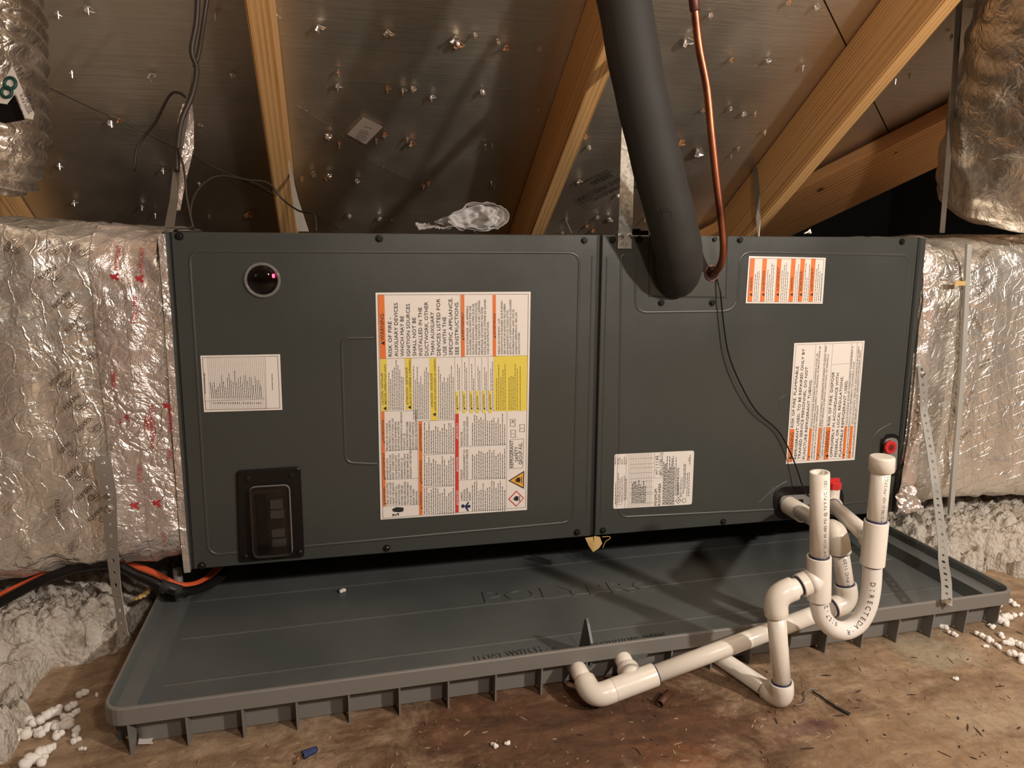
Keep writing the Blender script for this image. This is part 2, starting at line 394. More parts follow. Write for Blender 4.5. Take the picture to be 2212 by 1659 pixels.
# foil faced panels, laid on the diagonal
s1 = np.array(dk(Kp(50, 150))); s1b = np.array(dk(Kp(400, 330))); s3 = np.array(dk(Kp(1780, 0)))
ed = np.array([math.cos(math.radians(-38.9)), math.sin(math.radians(-38.9))]); en = np.array([-ed[1], ed[0]])
o1 = (s1+s1b)/2 @ en; o3 = s3 @ en; PW = o3-o1
cut = {-2: .4, -1: -.75, 0: -1.35, 1: -2.35, 2: -1.2, 3: .1, -3: -.3, 4: -.6, 5: 0}
for k in range(-3, 4):
    lo, hi = o1+k*PW+.0015, o1+(k+1)*PW-.0015
    for j in range(-2, 4):
        a0 = cut[k]+j*2.44+.0015; a1 = a0+2.437
        R_ = [tuple(ed*a+en*b) for a, b in ((a0, lo), (a1, lo), (a1, hi), (a0, hi))]
        R_ = deckpoly(R_)
        if len(R_) > 2: R_ = clip(R_, bn[0], bn[1], bc)
        if len(R_) > 2:
            MB().prism([deck(a, b, .008) for a, b in R_], -DN*(-.006)).build('panel', DECKF, ceiling)
# gable ends and the far low wall
wl = MB(); wl.prism([(-2.6, 3.2, FZ), (-2.6, 3.2, -.55), (-2.6, yr, zr), (-2.6, -4.2, .2), (-2.6, -4.2, FZ)], (-.02, 0, 0)).build('wall_left', OSB, kind='structure', origin=(0, 0, 0))
wl = MB(); wl.prism([(3.9, 3.2, FZ), (3.9, 3.2, .6), (3.9, yr, zr), (3.9, -4.2, .2), (3.9, -4.2, FZ)], (.02, 0, 0)).build('wall_right', VOIDM, kind='structure', origin=(0, 0, 0))
MB().box(-2.6, 3.9, 3.0, 3.02, FZ, .9).build('wall_back', VOIDM, kind='structure', origin=(0, 0, 0))

# lumber
def beam(name, c, ax, wd, hd, L, Wd, H, m, **kw):
    """box with local x along ax so that the grain follows its length"""
    ax, wd = V3(ax).normalized(), V3(wd).normalized(); hd = ax.cross(wd)
    me = bpy.data.meshes.new(name); bm = bmesh.new(); bmesh.ops.create_cube(bm, size=1)
    bmesh.ops.scale(bm, vec=(L, Wd, H), verts=bm.verts)
    bmesh.ops.bevel(bm, geom=bm.edges, offset=.003, segments=2, affect='EDGES'); bm.to_mesh(me); bm.free()
    me.materials.append(m); o = bpy.data.objects.new(name, me); COL.objects.link(o)
    M4 = Matrix.Identity(4)
    for i in range(3): M4[i][0] = ax[i]; M4[i][1] = wd[i]; M4[i][2] = hd[i]; M4[i][3] = c[i]
    o.matrix_world = M4; o['_o'] = [0, 0, 0]; tag(o, **kw); return o
RH = .14
for x0, lb in ((.143, 'pine rafter running up behind the left gray cabinet panel'), (.762, 'pine rafter rising just left of the black insulated hose'), (1.383, 'wide-faced pine rafter crossing the diagonal board, right of the copper pipe')):
    beam('rafter', deck(x0, 1.35, RH/2+.009), DU, X, None, 4.3, .038, RH, WOODA, label=lb, cat='rafter')
# knots on the rafters are in the grain; a few off view rafters carry the same spacing
for x0, lb in ((-.477, 'sliver of pine rafter below the flexible duct at the left edge'),):
    beam('rafter', deck(x0, 1.5, RH/2+.009), DU, X, None, 4.0, .038, RH, WOODA, label=lb, cat='rafter')
bw = .215
cb = (np.array(bl0)+np.array(bl1))/2-bn*(bw/2)
bax = X*bd[0]+DU*bd[1]; bwd = X*bn[0]+DU*bn[1]
dbo = beam('diagonal_board', deck(cb[0], cb[1], .036), bax, bwd, None, 2.6, bw, .036, WOODB, label='wide pine board slanting behind the right rafter above the dark gap', cat='board')

nk = NT(WOODB); inv_ = dbo.matrix_world.inverted()
bsock = nk.p.inputs['Base Color'].links[0].from_socket
for (u_, v_, r_) in ((1772, 410, .011), (1935, 330, .005), (1600, 470, .006)):
    kl = inv_@V3(Kp(u_, v_, .054)); bsock = nk.mix(nk.ramp(nk.blob(tuple(kl), (r_*1.3, r_, .03)), [(.0, (0,)*3), (.35, (.55,)*3), (.6, (.95,)*3)]), bsock, (.12, .045, .02))
nk.base(bsock)
# nails and torn foil on the deck (pieces of the ceiling)
def flap_mesh(seed, bright):
    rnd = random.Random(seed); mb = MB(); k = rnd.choice((2, 2, 3))
    for i in range(k):
        a = rnd.uniform(-.6, .6)+i*2.3+rnd.random(); L = rnd.uniform(.006, .013)*(1 if i == 0 else .7); wd = rnd.uniform(.003, .006); up = rnd.uniform(.002, .008)
        d = np.array([math.cos(a), math.sin(a), 0]); e = np.array([-d[1], d[0], 0])
        p0, p1 = -e*wd, e*wd; tip = d*L-Zv*up; mid = d*L*.55-Zv*up*1.1+e*wd*rnd.uniform(-.3, .3)
        tk = Zv*.0006
        mb.prism([p0, p1, mid+e*wd*.7, tip, mid-e*wd*.8], tk)
    me = bpy.data.meshes.new('foil_tear'); me.from_pydata(mb.v, [], mb.f); me.materials.append(TEAR if bright else CHIP); return me
FL = [flap_mesh(i, i < 7) for i in range(11)]
nm = MB().tube([(0, 0, .002), (0, 0, -.004), (0, 0, -.011), (0, 0, -.014)], [.0013, .0013, .0012, .0002], 6, smooth=False)
NAIL = bpy.data.meshes.new('nail'); NAIL.from_pydata(nm.v, [], nm.f); NAIL.materials.append(BRIGHT)
nails = """128 355 w 1.2|125 26 w 1|190 17 w 1.5|155 155 w .6|325 160 w 1.1|240 263 w 1.3|258 258 d 1|432 268 w 1|465 30 w .8|502 160 w 1|352 365 w .7|160 435 w 1|306 445 w .6|430 395 w .7|335 462 w .5|452 465 w .6|540 460 d 1.8|597 33 w .8|688 57 w 1.2|836 68 w 1.3|985 82 w 1.8|988 92 b 2.2|1027 72 w .8|1075 85 w .9|1093 100 b 1.3|1165 100 w 1|732 152 b .8|730 183 w 1.3|838 188 b 1.3|870 193 w 1|893 188 w 1.1|933 208 w 1.2|1043 195 w 1.2|710 290 w 1.3|733 308 b .9|813 300 b .8|832 288 b 1|880 297 w .6|890 307 b 1.3|1048 312 w .5|1063 310 b .7|1163 228 b .6|652 383 b 1|676 373 w 1.6|705 380 b .9|712 376 w 1|772 388 w 1|925 393 b 1.1|915 400 b .9|1068 398 w .7|755 463 w 1.2|820 470 w .9|846 474 d .7|1267 292 b 1.1|1273 315 w 1.1|1250 390 w 1|1291 467 w .9|1316 472 w 1.3|1268 487 b 1.1|1282 496 b .9|1225 470 b .8|1394 472 b 1|1483 88 w 2.4|1535 30 w .8|1580 127 b 1.1|1660 128 w .9|1735 143 w 1|1519 236 b 1.1|1577 232 w .8|1607 243 w 1|1632 242 b .6|1472 305 b 1.8|1510 323 w 2.4|1595 318 b .9|1580 335 b .5|1653 282 b .8|1382 400 w 1.1|1335 420 w 1|1705 3 b .9|1765 12 w 1|1995 68 w 1|1928 163 w .7|1998 72 w .7|1935 172 w .6|2055 75 w 1|1925 160 b .5|1965 158 w .6|2105 25 w 1.2|2130 40 b 1.2|1062 392 w .5|1025 498 w .6|1215 500 w .7"""
rn = random.Random(3)
for it in nails.split('|'):
    a, b, c, s_ = it.split(); P = Kp(float(a), float(b), .015); s_ = float(s_)
    q = Matrix.Identity(4); r0 = rn.uniform(-.6, .6)
    ax = V3(X)*math.cos(r0)+V3(DU)*math.sin(r0); az = V3(DN); ay = az.cross(ax)
    me = FL[rn.randrange(0, 7)] if c == 'w' else FL[rn.randrange(7, 11)]
    for nme, mesh, sc in (('foil_tear', me, s_*.95), ('nail', NAIL, 1.0)):
        if c == 'd' and nme == 'nail': continue
        if nme == 'foil_tear' and abs(s_-1.3) < .01 and False: continue
        o = bpy.data.objects.new(nme, mesh); COL.objects.link(o); o.parent = ceiling
        M4 = Matrix.Identity(4)
        zz = V3(Zv) if nme == 'nail' else az
        bx = ax if nme != 'nail' else V3(X); by = zz.cross(bx)
        for i in range(3): M4[i][0] = bx[i]*sc; M4[i][1] = by[i]*sc; M4[i][2] = zz[i]*sc; M4[i][3] = P[i]
        o.matrix_basis = M4
# snap line scratches
sc_ = MB()
for (a, b, c, d, n_) in ((640, 225, 720, 275, 14), (720, 275, 800, 345, 12), (800, 345, 895, 392, 18), (690, 470, 760, 500, 12), (385, 320, 600, 440, 0)):
    for i in range(n_):
        t = (i+rn.random()*.7)/n_; u = a+(c-a)*t; v = b+(d-b)*t; L = rn.uniform(2, 6)
        p, q = Kp(u, v+rn.uniform(-2, 2), .0145), Kp(u+L, v+L*.62, .0145); wv = DU*rn.uniform(.0003, .0009)
        sc_.prism([p-wv, q-wv*.4, q+wv*.4, p+wv], -DN*.0003)
sc_.build('scratch', TEAR, ceiling, kind='stuff')
# stamp on the foil
def deck_text(mb, txt, a, b, hpx):
    A, B = Kp(*a, .0147), Kp(*b, .0147); e = B-A; L = np.linalg.norm(e); e /= L; up = np.cross(e, DN)*-1
    up = np.cross(-DN, e)
    hh = np.linalg.norm(Kp(a[0], a[1]+hpx, .0147)-A)*.9
    text_on(mb, txt, lambda s_, h: A+e*s_+up*h, L, hh)
stp = MB()
def sx(x, y): return (1220+x/7.54, 340+y/7.54)
deck_text(stp, 'weyerhaeuser', sx(215, 470), sx(720, 215), 6)
deck_text(stp, 'RBS', sx(530, 440), sx(790, 300), 12)
deck_text(stp, 'FOIL SIDE DOWN', sx(260, 720), sx(1130, 290), 10)
deck_text(stp, 'LADO DE LA HOJA DE ALUMINIO HACIA ABAJO', sx(300, 745), sx(1180, 345), 4)
deck_text(stp, 'SPACE PANEL', sx(500, 710), sx(980, 470), 6)
def sline(p, q, wpx=.5):
    A, B = Kp(*sx(*p), .0147), Kp(*sx(*q), .0147); e = (B-A)/np.linalg.norm(B-A); w_ = np.cross(e, DN)*.0005*wpx
    stp.prism([A-w_, B-w_, B+w_, A+w_], -DN*.0002)
for p, q in (((190, 680), (870, 285)), ((190, 680), (430, 850)), ((430, 850), (1290, 370)), ((1290, 370), (1140, 230)), ((210, 700), (430, 825)),):
    sline(p, q)
sline((430, 435), (600, 290), 1.6); sline((600, 290), (800, 210), 1.6)
stp.build('stamp', INK, ceiling, kind='stuff')
# grade sticker
g0 = [Kp(785, 253, .0146), Kp(827, 274, .0146), Kp(790, 312, .0146), Kp(750, 290, .0146)]
gs = MB().prism(g0, -DN*.0004).build('grade_sticker', PAPER, ceiling)
gt = MB()
for (a, b, h_) in (((786, 274), (803, 279), 4.),): 
    A, B = Kp(*a, .0153), Kp(*b, .0153); e = (B-A); L = np.linalg.norm(e); e /= L; up = np.cross(-DN, e)
    text_on(gt, 'APA', lambda s_, h: A+e*s_+up*h, L, .0035)
for i in range(7):
    y_ = 281+i*3.2; a = Kp(775-i*2.4+rn.uniform(0, 4), y_, .0153); b = Kp(800-i*1.5-rn.uniform(0, 5), y_+4, .0153); w_ = DU*.0004
    gt.prism([a-w_, b-w_, b+w_, a+w_], -DN*.0002)
gt.build('print', INK, gs, kind='stuff')

# ================================================================ AIR HANDLER
ah = thing('air_handler', (.69, .25, -.56), 'long dark gray horizontal air handler cabinet hung between the foil ducts', 'air handler')
def fq(pts, y=0.): return [Yp(a, b, y) for a, b in pts]
case_f = [(366, 501), (1990, 513), (1932, 1108), (408, 1232)]
cf = fq(case_f, 0)
cs = MB(); A = [np.array([p[0], .010, p[2]]) for p in cf]; cs.prism(A, (0, .52, 0)); cs.build('casing', PAINT, ah)
def plate(name, pts, y0=0., th=.009, m=PAINT, parent=ah, extra=None, bev=.0015, **kw):
    """sheet metal plate with a bevelled front edge, front face on y0"""
    P = fq(pts); mb = MB(); n_ = len(P); c = sum(P)/n_
    fr = []; 
    for p in P:
        d = c-p; fr.append(p+np.array([math.copysign(bev, d[0]), 0, math.copysign(bev, d[2])]))
    F_ = [np.array([p[0], y0, p[2]]) for p in fr]; M_ = [np.array([p[0], y0+bev, p[2]]) for p in P]; B_ = [np.array([p[0], y0+th, p[2]]) for p in P]
    mb.add(F_+M_+B_, [tuple(range(n_))]+[(i, (i+1) % n_, n_+(i+1) % n_, n_+i) for i in range(n_)]+[(n_+i, n_+(i+1) % n_, 2*n_+(i+1) % n_, 2*n_+i) for i in range(n_)]+[tuple(range(3*n_-1, 2*n_-1, -1))])
    if extra: extra(mb)
    return mb.build(name, m, parent, **kw)
def rounded(pts, r, k=6):
    """round the corners of a closed pixel polygon"""
    out = []; n_ = len(pts)
    for i in range(n_):
        p = np.array(pts[i], float); a = np.array(pts[i-1], float); b = np.array(pts[(i+1) % n_], float)
        rr = r[i] if isinstance(r, (list, tuple)) else r
        if rr <= 0: out.append(p); continue
        a2 = p+(a-p)/np.linalg.norm(a-p)*rr; b2 = p+(b-p)/np.linalg.norm(b-p)*rr
        for j in range(k+1): t = j/k; out.append((1-t)**2*a2+2*t*(1-t)*p+t*t*b2)
    return out
def bead(mb, path, wd=.0055, hgt=.0013, closed=False, y0=0.):
    P = [Yp(a, b) for a, b in path]; n_ = len(P); prof = [(-.5, 0), (-.3, .7), (0, 1), (.3, .7), (.5, 0)]; vs = []
    for i in range(n_):
        t = P[(i+1) % n_ if closed else min(i+1, n_-1)]-P[i-1 if closed else max(i-1, 0)]; t = t/np.linalg.norm(t); q = np.array([-t[2], 0, t[0]])
        for a, b in prof: vs.append(np.array([P[i][0], y0-b*hgt+.0002, P[i][2]])+q*a*wd)
    fs = [((i*5+k), (i*5+k+1), ((i+1) % n_)*5+k+1, ((i+1) % n_)*5+k) for i in range(n_ if closed else n_-1) for k in range(4)]
    mb.add(vs, fs, True)
def ld_extra(mb):
    bead(mb, rounded([(408, 543), (1252, 546), (1238, 1128), (450, 1200)], 26), closed=True)
    bead(mb, rounded([(808, 730), (737, 731), (746, 1000), (815, 1003)], [0, 18, 18, 0]))
    bead(mb, [(1279, 552), (1266, 1122)], .003, .001)
def rd_extra(mb):
    bead(mb, rounded([(1337, 1118), (1342, 548), (1372, 548), (1373, 675), (1592, 672), (1600, 544), (1968, 552), (1925, 1080), (1660, 1102)], [20, 14, 14, 26, 34, 26, 24, 24, 10]), closed=True)
    bead(mb, [(1311, 555), (1297, 1118)], .003, .001)
    bead(mb, [(1700+18*math.cos(t*.3142*1), 873+19*math.sin(t*.3142)) for t in range(20)], .002, .0006, closed=True)
    bead(mb, rounded([(1880, 985), (1888, 935), (1925, 915)], [0, 22, 0]), .003, .0008)
    bead(mb, rounded([(1640, 1085), (1680, 1050), (1700, 1040)], [0, 14, 0]), .003, .0008)
blower_door = plate('blower_door', [(368, 501), (1291, 508), (1275, 1158), (418, 1230)], extra=ld_extra)
coil_door = plate('coil_door', [(1301, 508), (1985, 513), (1927, 1106), (1285, 1157)], extra=rd_extra)
MB().prism([np.array([p[0], .006, p[2]]) for p in fq([(1289, 509), (1303, 509), (1287, 1157), (1273, 1159)])], (0, .006, 0)).build('door_gap', PAINT_DK, ah)
plate('end_flange', [(350, 501), (365, 501), (415, 1230), (400, 1233)], -.003, .02)
plate('end_flange', [(1991, 513), (2003, 515), (1948, 1104), (1934, 1106)], .004, .03)
MB().prism([np.array([p[0], -.0012, p[2]]) for p in fq([(365.5, 503), (368, 503), (419, 1228), (415.5, 1228)])], (0, .01, 0)).build('seam', PAINT_DK, ah)
MB().prism([np.array([p[0], .0005, p[2]]) for p in fq([(1985.5, 514), (1991, 514), (1933.5, 1105), (1928, 1106)])], (0, .01, 0)).build('seam', PAINT_DK, ah)
# small plate where the refrigerant lines enter
pp = plate('piping_plate', [(1405, 509), (1571, 510), (1567, 643), (1402, 640)], -.0012, .003, PLATE)
gp = MB()
for a, b in (((1404, 508), (1401, 641)), ((1401, 641), (1568, 644)), ((1568, 644), (1572, 510))):
    p, q = Yp(*a), Yp(*b); e = (q-p)/np.linalg.norm(q-p); w_ = np.array([-e[2], 0, e[0]])*.0008
    gp.prism([p-w_+[0, -.0004, 0], q-w_+[0, -.0004, 0], q+w_+[0, -.0004, 0], p+w_+[0, -.0004, 0]], (0, .002, 0))
gp.build('seam', PAINT_DK, pp)
h0 = Yp(1537, 590, -.0012)
hb = MB(); hb.add(circle_pts(h0+[0, -.0006, 0], .0125, X, Zv, 24), [tuple(range(24))]); hb.build('pipe_hole', BLACK, pp)
hr = MB(); pth = circle_pts(h0+[0, -.0012, 0], .0135, X, Zv, 24); hr.tube(pth+[pth[0]], .0012, 6, caps=False); hr.build('grommet', COPPER, pp)
# screws
SCRME = None
def screw(u, v, y=0., parent=ah, r=.0052):
    c = Yp(u, v, y); mb = MB()
    mb.tube([c+[0, .001, 0], c+[0, -.0009, 0], c+[0, -.001, 0]], [r*1.25, r*1.25, r*.75], 16, smooth=False)
    mb.tube([c+[0, -.0009, 0], c+[0, -.0038, 0], c+[0, -.0042, 0]], [r*.85, r*.85, r*.7], 6, smooth=False)
    a = random.random()*3; d = np.array([math.cos(a), 0, math.sin(a)]); e = np.array([-d[2], 0, d[0]]); q = c+[0, -.0043, 0]
    mb.prism([q-d*r*.6-e*.0005, q+d*r*.6-e*.0005, q+d*r*.6+e*.0005, q-d*r*.6+e*.0005], (0, .0006, 0))
    return mb.build('screw', SCREWM, parent)
for u, v in ((387, 510), (819, 515), (1262, 519), (436, 1222), (835, 1184), (1246, 1150), (1323, 518), (1381, 517), (1543, 517), (1598, 518), (1948, 522), (1428, 654), (1538, 654), (1302, 1146), (1562, 1127)):
    screw(u, v)
# sight glass
sg = Yp(567, 605); r = np.linalg.norm(Yp(606, 605)-sg)
sgo = MB().tube([sg+[0, -.0004, 0], sg+[0, -.0012, 0]], [r*.82, r*.82], 40).build('sight_glass', BLACK, ah)
rg = circle_pts(sg+[0, -.002, 0], r*.93, X, Zv, 48); rgm = MB().tube(rg+[rg[0]], .0026, 10, caps=False).build('ring', CLRING, sgo)
dm = MB()
def domeF(i, j): a = i*math.pi/2; return sg+np.array([math.cos(2*math.pi*j)*math.sin(a)*r*.84, -.0018-.008*math.cos(a), math.sin(2*math.pi*j)*math.sin(a)*r*.84])
dm.grid(domeF, 8, 36, True, True); dm.build('lens', SMOKE, sgo)
MB().box(*(Yp(588, 595)[0], Yp(593, 595)[0]), -.0035, -.0015, Yp(590, 600)[2], Yp(590, 592)[2]).build('indicator', LED, sgo)
# breaker window
bq = [(511, 1016), (649, 1007), (658, 1201), (517, 1213)]
bwp = plate('breaker_window', rounded(bq, 9), -.006, .006, BLACK, bev=.002)
wi = rounded([(541, 1049), (625, 1044), (632, 1192), (549, 1198)], 12)
P = [Yp(a, b) for a, b in wi]; n_ = len(P)
well = MB(); well.add([np.array([p[0], -.0061, p[2]]) for p in P], [tuple(range(n_))]); well.build('well', mat('breaker_body_brown', (.06, .045, .038), .5), bwp)
pr = MB(); pth = [np.array([p[0], -.0085, p[2]]) for p in P]; pr.tube(pth+[pth[0]], .0016, 8, caps=False); pr.build('window_rim', CLRING, bwp)
cv = MB(); c = sum(P)/n_; o_ = [np.array([p[0], -.0063, p[2]]) for p in P]; o2 = [np.array([p[0], -.0165, p[2]]) for p in P]; o3_ = [c+(p-c)*.95+[0, -.0185, 0] for p in P]
cv.add(o_+o2+o3_, [(i, (i+1) % n_, n_+(i+1) % n_, n_+i) for i in range(n_)]+[(n_+i, n_+(i+1) % n_, 2*n_+(i+1) % n_, 2*n_+i) for i in range(n_)]+[tuple(range(2*n_, 3*n_))], False); cv.build('cover', SMOKE, bwp)
for (a, b, c_, d, th, m_) in ((585, 1075, 612, 1092, .008, GRAYP), (585, 1096, 615, 1112, .008, GRAYP), (588, 1138, 617, 1152, .008, GRAYP), (589, 1158, 620, 1172, .008, GRAYP), (552, 1064, 582, 1190, .004, PAINT_DK), (556, 1082, 580, 1105, .006, PAINT_DK), (559, 1145, 583, 1170, .006, PAINT_DK)):
    p, q = Yp(a, b), Yp(c_, d); MB().box(p[0], q[0], -.0062-th*.9, -.0062, q[2], p[2]).build('breaker_toggle' if m_ is GRAYP else 'breaker_body', m_, bwp)
for u, v in ((536, 1033), (629, 1026), (531, 1201), (648, 1192)): screw(u, v, -.006, bwp, .0042)
# drain fittings
def slot(name, pts, r_, y0, th, m_, parent): return plate(name, rounded(pts, r_), y0, th, m_, parent, bev=.0008)
gk = slot('drain_gasket', [(1668, 1052), (1822, 1046), (1822, 1116), (1672, 1124)], 30, -.0016, .004, BLACK, ah)
slot('drain_collar', [(1681, 1070), (1812, 1063), (1812, 1098), (1684, 1108)], 17, -.006, .005, GRAYP, gk)
MB().add([np.array([q[0], -.0066, q[2]]) for q in fq(rounded([(1718, 1077), (1731, 1076), (1731, 1086), (1720, 1088)], 3))], [tuple(range(28))]).build('key_slot', BLACK, gk)
gk2 = slot('drain_gasket', [(1902, 938), (1944, 936), (1938, 1030), (1896, 1032)], 19, -.0016, .004, BLACK, ah)
slot('drain_collar', [(1908, 946), (1937, 944), (1932, 1022), (1902, 1024)], 14, -.006, .005, GRAYP, gk2)
rp = Yp(1920, 965, -.006)
pl = MB(); star = []
for k in range(16): a = k*math.pi/8; star.append(rp+[0, -.007, 0]+X*math.cos(a)*(.0085 if k % 2 else .006)+Zv*math.sin(a)*(.0085 if k % 2 else .006))
pl.tube([rp, rp+[0, -.007, 0]], [.0135, .0132], 28); pl.build('plug', RED, gk2)
MB().add([q+[0, -.0003, 0] for q in star], [tuple(range(16))]).build('plug_socket', mat('dark_red_recess', (.16, .012, .015), .5), gk2)

# ---------------------------------------------------------------- labels
LY = -.0012
class Lab:
    def __init__(s, quad, name='label', rnd=0, y=LY, **kw):
        s.y = y; q = rounded(quad, rnd) if rnd else quad
        s.card = MB().prism([np.array([p[0], y, p[2]]) for p in fq(q)], (0, .0006, 0)).build(name, PAPER, ah, **kw)
        s.L = {}; s.ink = MB()
    def p(s, u, v, lift=1): q = Yp(u, v); return np.array([q[0], s.y-.00035*lift, q[2]])
    def band(s, quad, m_, name):
        MB().prism([s.p(*q) for q in quad], (0, .0002, 0)).build(name, m_, s.card); return s
    def t(s, txt, a, b, hpx, mb=None):
        A, B = s.p(*a, 2), s.p(*b, 2); e = B-A; L = np.linalg.norm(e); e /= L; up = np.array([-e[2], 0, e[0]])
        hh = hpx*abs(Yp(a[0]+1, a[1])[0]-Yp(a[0], a[1])[0])
        text_on(mb or s.ink, txt, lambda q, h: A+e*q+up*h, L, hh)
    def bar(s, a, b, wpx=.4, mb=None):
        A, B = s.p(*a, 2), s.p(*b, 2); e = (B-A)/np.linalg.norm(B-A); w_ = np.array([-e[2], 0, e[0]])*(wpx*.00042)
        (mb or s.ink).prism([A-w_, B-w_, B+w_, A+w_], (0, .00008, 0))
    def frame(s, q, wpx=.4):
        for i in range(len(q)): s.bar(q[i], q[(i+1) % len(q)], wpx)
    def words(s, a, b, hpx, fill=.85):
        """illegible fine print: word-long dashes between a and b"""
        A, B = np.array(a, float), np.array(b, float); L = np.linalg.norm(B-A); d = (B-A)/L; t = 0
        end = L*random.uniform(fill-.25, fill+.12)
        while t < min(end, L)-2:
            w_ = random.uniform(2.5, 8); s.bar(A+d*t, A+d*min(t+w_, L), hpx); t += w_+1.3
    def block(s, x0, x1, yb, yt, n_, hpx=.8, slope=0., fill=.85):
        for i in range(n_):
            x = x0+(x1-x0)*(i+.5)/n_; s.words((x+slope*2, yb), (x-slope*2, yt), hpx, fill)
    def tri(s, u, v, r_, mb=None, m=None):
        (mb or s.ink).prism([s.p(u+r_*.8, v+r_, 2), s.p(u+r_*.8, v-r_, 2), s.p(u-r_*.9, v, 2)], (0, .0001, 0))
    def done(s): s.ink.build('print', INK, s.card, kind='stuff')
za = lambda x, y: (800+x/6.144, 620+y/6.144)
zb = lambda x, y: (800+x/6.144, 880+y/6.146)
L1 = Lab([(811, 632), (1146, 630), (1138, 1101), (822, 1122)], 'warning_label', label='large white warning label with orange, yellow and red bands')
L1.frame([za(100, 103), za(2095, 93), zb(2058, 1322), zb(168, 1468)], .5)
L1.band([za(103, 105), za(184, 103), za(208, 945), za(128, 948)], ORANGE, 'orange_band')
L1.band([za(1200, 103), za(1245, 102), za(1252, 925), za(1208, 926)], ORANGE, 'orange_band')
L1.band([za(1620, 103), za(1664, 102), za(1667, 915), za(1624, 916)], ORANGE, 'orange_band')
L1.band([zb(145, 50), zb(186, 48), zb(205, 1305), zb(166, 1308)], ORANGE, 'orange_band')
L1.band([zb(640, 185), zb(685, 183), zb(693, 1420), zb(648, 1425)], ORANGE, 'orange_band')
L1.band([zb(1127, 82), zb(1172, 80), zb(1172, 1390), zb(1128, 1392)], REDB, 'red_band')
L1.band([za(131, 952), za(216, 950), za(232, 1645), za(146, 1648)], YEL, 'yellow_panel')
L1.band([za(456, 945), za(544, 943), za(560, 1625), za(474, 1628)], YEL, 'yellow_panel')
L1.band([za(784, 940), za(876, 938), zb(893, 172), zb(802, 174)], YEL, 'yellow_panel')
L1.band([za(1636, 915), za(2088, 905), zb(2072, 40), zb(1642, 52)], YEL, 'yellow_panel')
for x, yb_ in ((1128, 1385), (1222, 1380), (1316, 1378), (1398, 1375), (1485, 1372), (1568, 1368)):
    L1.band([za(x, yb_), za(x+38, yb_-2), zb(x+44, 74), zb(x+6, 76)], YEL, 'yellow_panel')
L1.t('WARNING', za(185, 708), za(178, 355), 8.5); L1.tri(*za(165, 742), 4.6)
for i, (t_, y0, y1) in enumerate((('RISK OF FIRE -', 918, 405), ('AUXILIARY DEVICES', 920, 210), ('WHICH MAY BE', 918, 382), ('IGNITION SOURCES', 912, 222), ('SHALL NOT BE', 910, 402), ('INSTALLED IN THE', 908, 268), ('DUCTWORK, OTHER', 908, 196), ('THAN AUXILIARY', 906, 330), ('DEVICES LISTED FOR', 904, 152), ('USE WITH THE', 902, 395), ('SPECIFIC APPLIANCE.', 900, 142), ('SEE INSTRUCTIONS.', 898, 190))):
    L1.t(t_, za(288+i*80.4, y0), za(285+i*80.4-4, y1), 8)
L1.t('AVERTISSEMENT', za(1240, 665), za(1238, 335), 5); L1.tri(*za(1234, 690), 2.5)
for i, (t_, y1) in enumerate((("RISQUE D'INCENDIE - LES APPAREILS", 250), ('AUXILIAIRES QUI PEUVENT ÊTRE UNE', 250), ("SOURCE D'IGNITION, AUTRES QUE LES", 222), ('APPAREILS AUXILIAIRES HOMOLOGUÉS', 208), ("POUR UNE UTILISATION AVEC L'APPAREIL", 172), ('SPÉCIFIQUE, NE DOIVENT PAS ÊTRE', 266), ('INSTALLÉS DANS LE SYSTÈME DE GAINES.', 155), ('VOIR LES INSTRUCTIONS.', 455))):
    L1.t(t_, za(1300+i*39, 895), za(1298+i*39, y1), 4.2)
L1.t('ADVERTENCIA', za(1660, 640), za(1658, 345), 4.6); L1.tri(*za(1652, 660), 2.4)
for i, (t_, y1) in enumerate((('RIESGO DE INCENDIO - LOS', 418), ('DISPOSITIVOS AUXILIARES QUE PUEDEN', 185), ('SER FUENTES DE IGNICIÓN NO DEBEN', 222), ('INSTALARSE EN LOS CONDUCTOS,', 300), ('EXCEPTO LOS DISPOSITIVOS AUXILIARES', 165), ('ENUMERADOS PARA USAR CON EL', 290), ('APARATO ESPECÍFICO. VEA LAS', 333), ('INSTRUCCIONES.', 596))):
    L1.t(t_, za(1718+i*38, 888), za(1716+i*38, y1), 4)
L1.t('CAUTION - INSTALLER', za(178, 1560), za(165, 1135), 4.6); L1.t('(BEFORE OPERATING UNIT)', za(216, 1558), za(210, 1022), 4.6); L1.tri(*za(193, 1608), 4.2)
L1.t('ATTENTION - INSTALLEUR', za(506, 1558), za(492, 1062), 4.4); L1.t("(AVANT D'OPÉRER L'APPAREIL)", za(546, 1555), za(536, 948), 4.4); L1.tri(*za(520, 1592), 4.2)
L1.t('ATENCIÓN - INSTALADOR', za(830, 1590), za(822, 1140), 4.4); L1.t('(ANTES DE FUNCIONAR LA UNIDAD)', za(874, 1640), za(866, 950), 4.4); L1.tri(*zb(848, 90), 4.2)
L1.block(*(za(235, 0)[0], za(450, 0)[0]), 885, 777, 9, .8); L1.block(*(za(562, 0)[0], za(780, 0)[0]), 905, 777, 9, .8); L1.block(*(za(895, 0)[0], za(1112, 0)[0]), 905, 777, 9, .8)
for k, (x, w_) in enumerate(((1128, 'CAUTION'), (1222, 'ATTENTION'), (1316, 'ATENCIÓN'), (1398, 'CAUTION'), (1485, 'ATTENTION'), (1568, 'ATENCIÓN'))):
    L1.t(w_, za(x+34, 1612), za(x+30, 1445-(22 if len(w_) > 7 else 0)), 3.8); L1.tri(*zb(x+26, 14), 2.2)
    L1.words(za(x+34, 1365), za(x+28, 960), .7, .85); L1.words(za(x+58, 1640), za(x+52, 950), .7, .85)
    L1.bar(za(x-8, 930), zb(x-4, 70), .3)
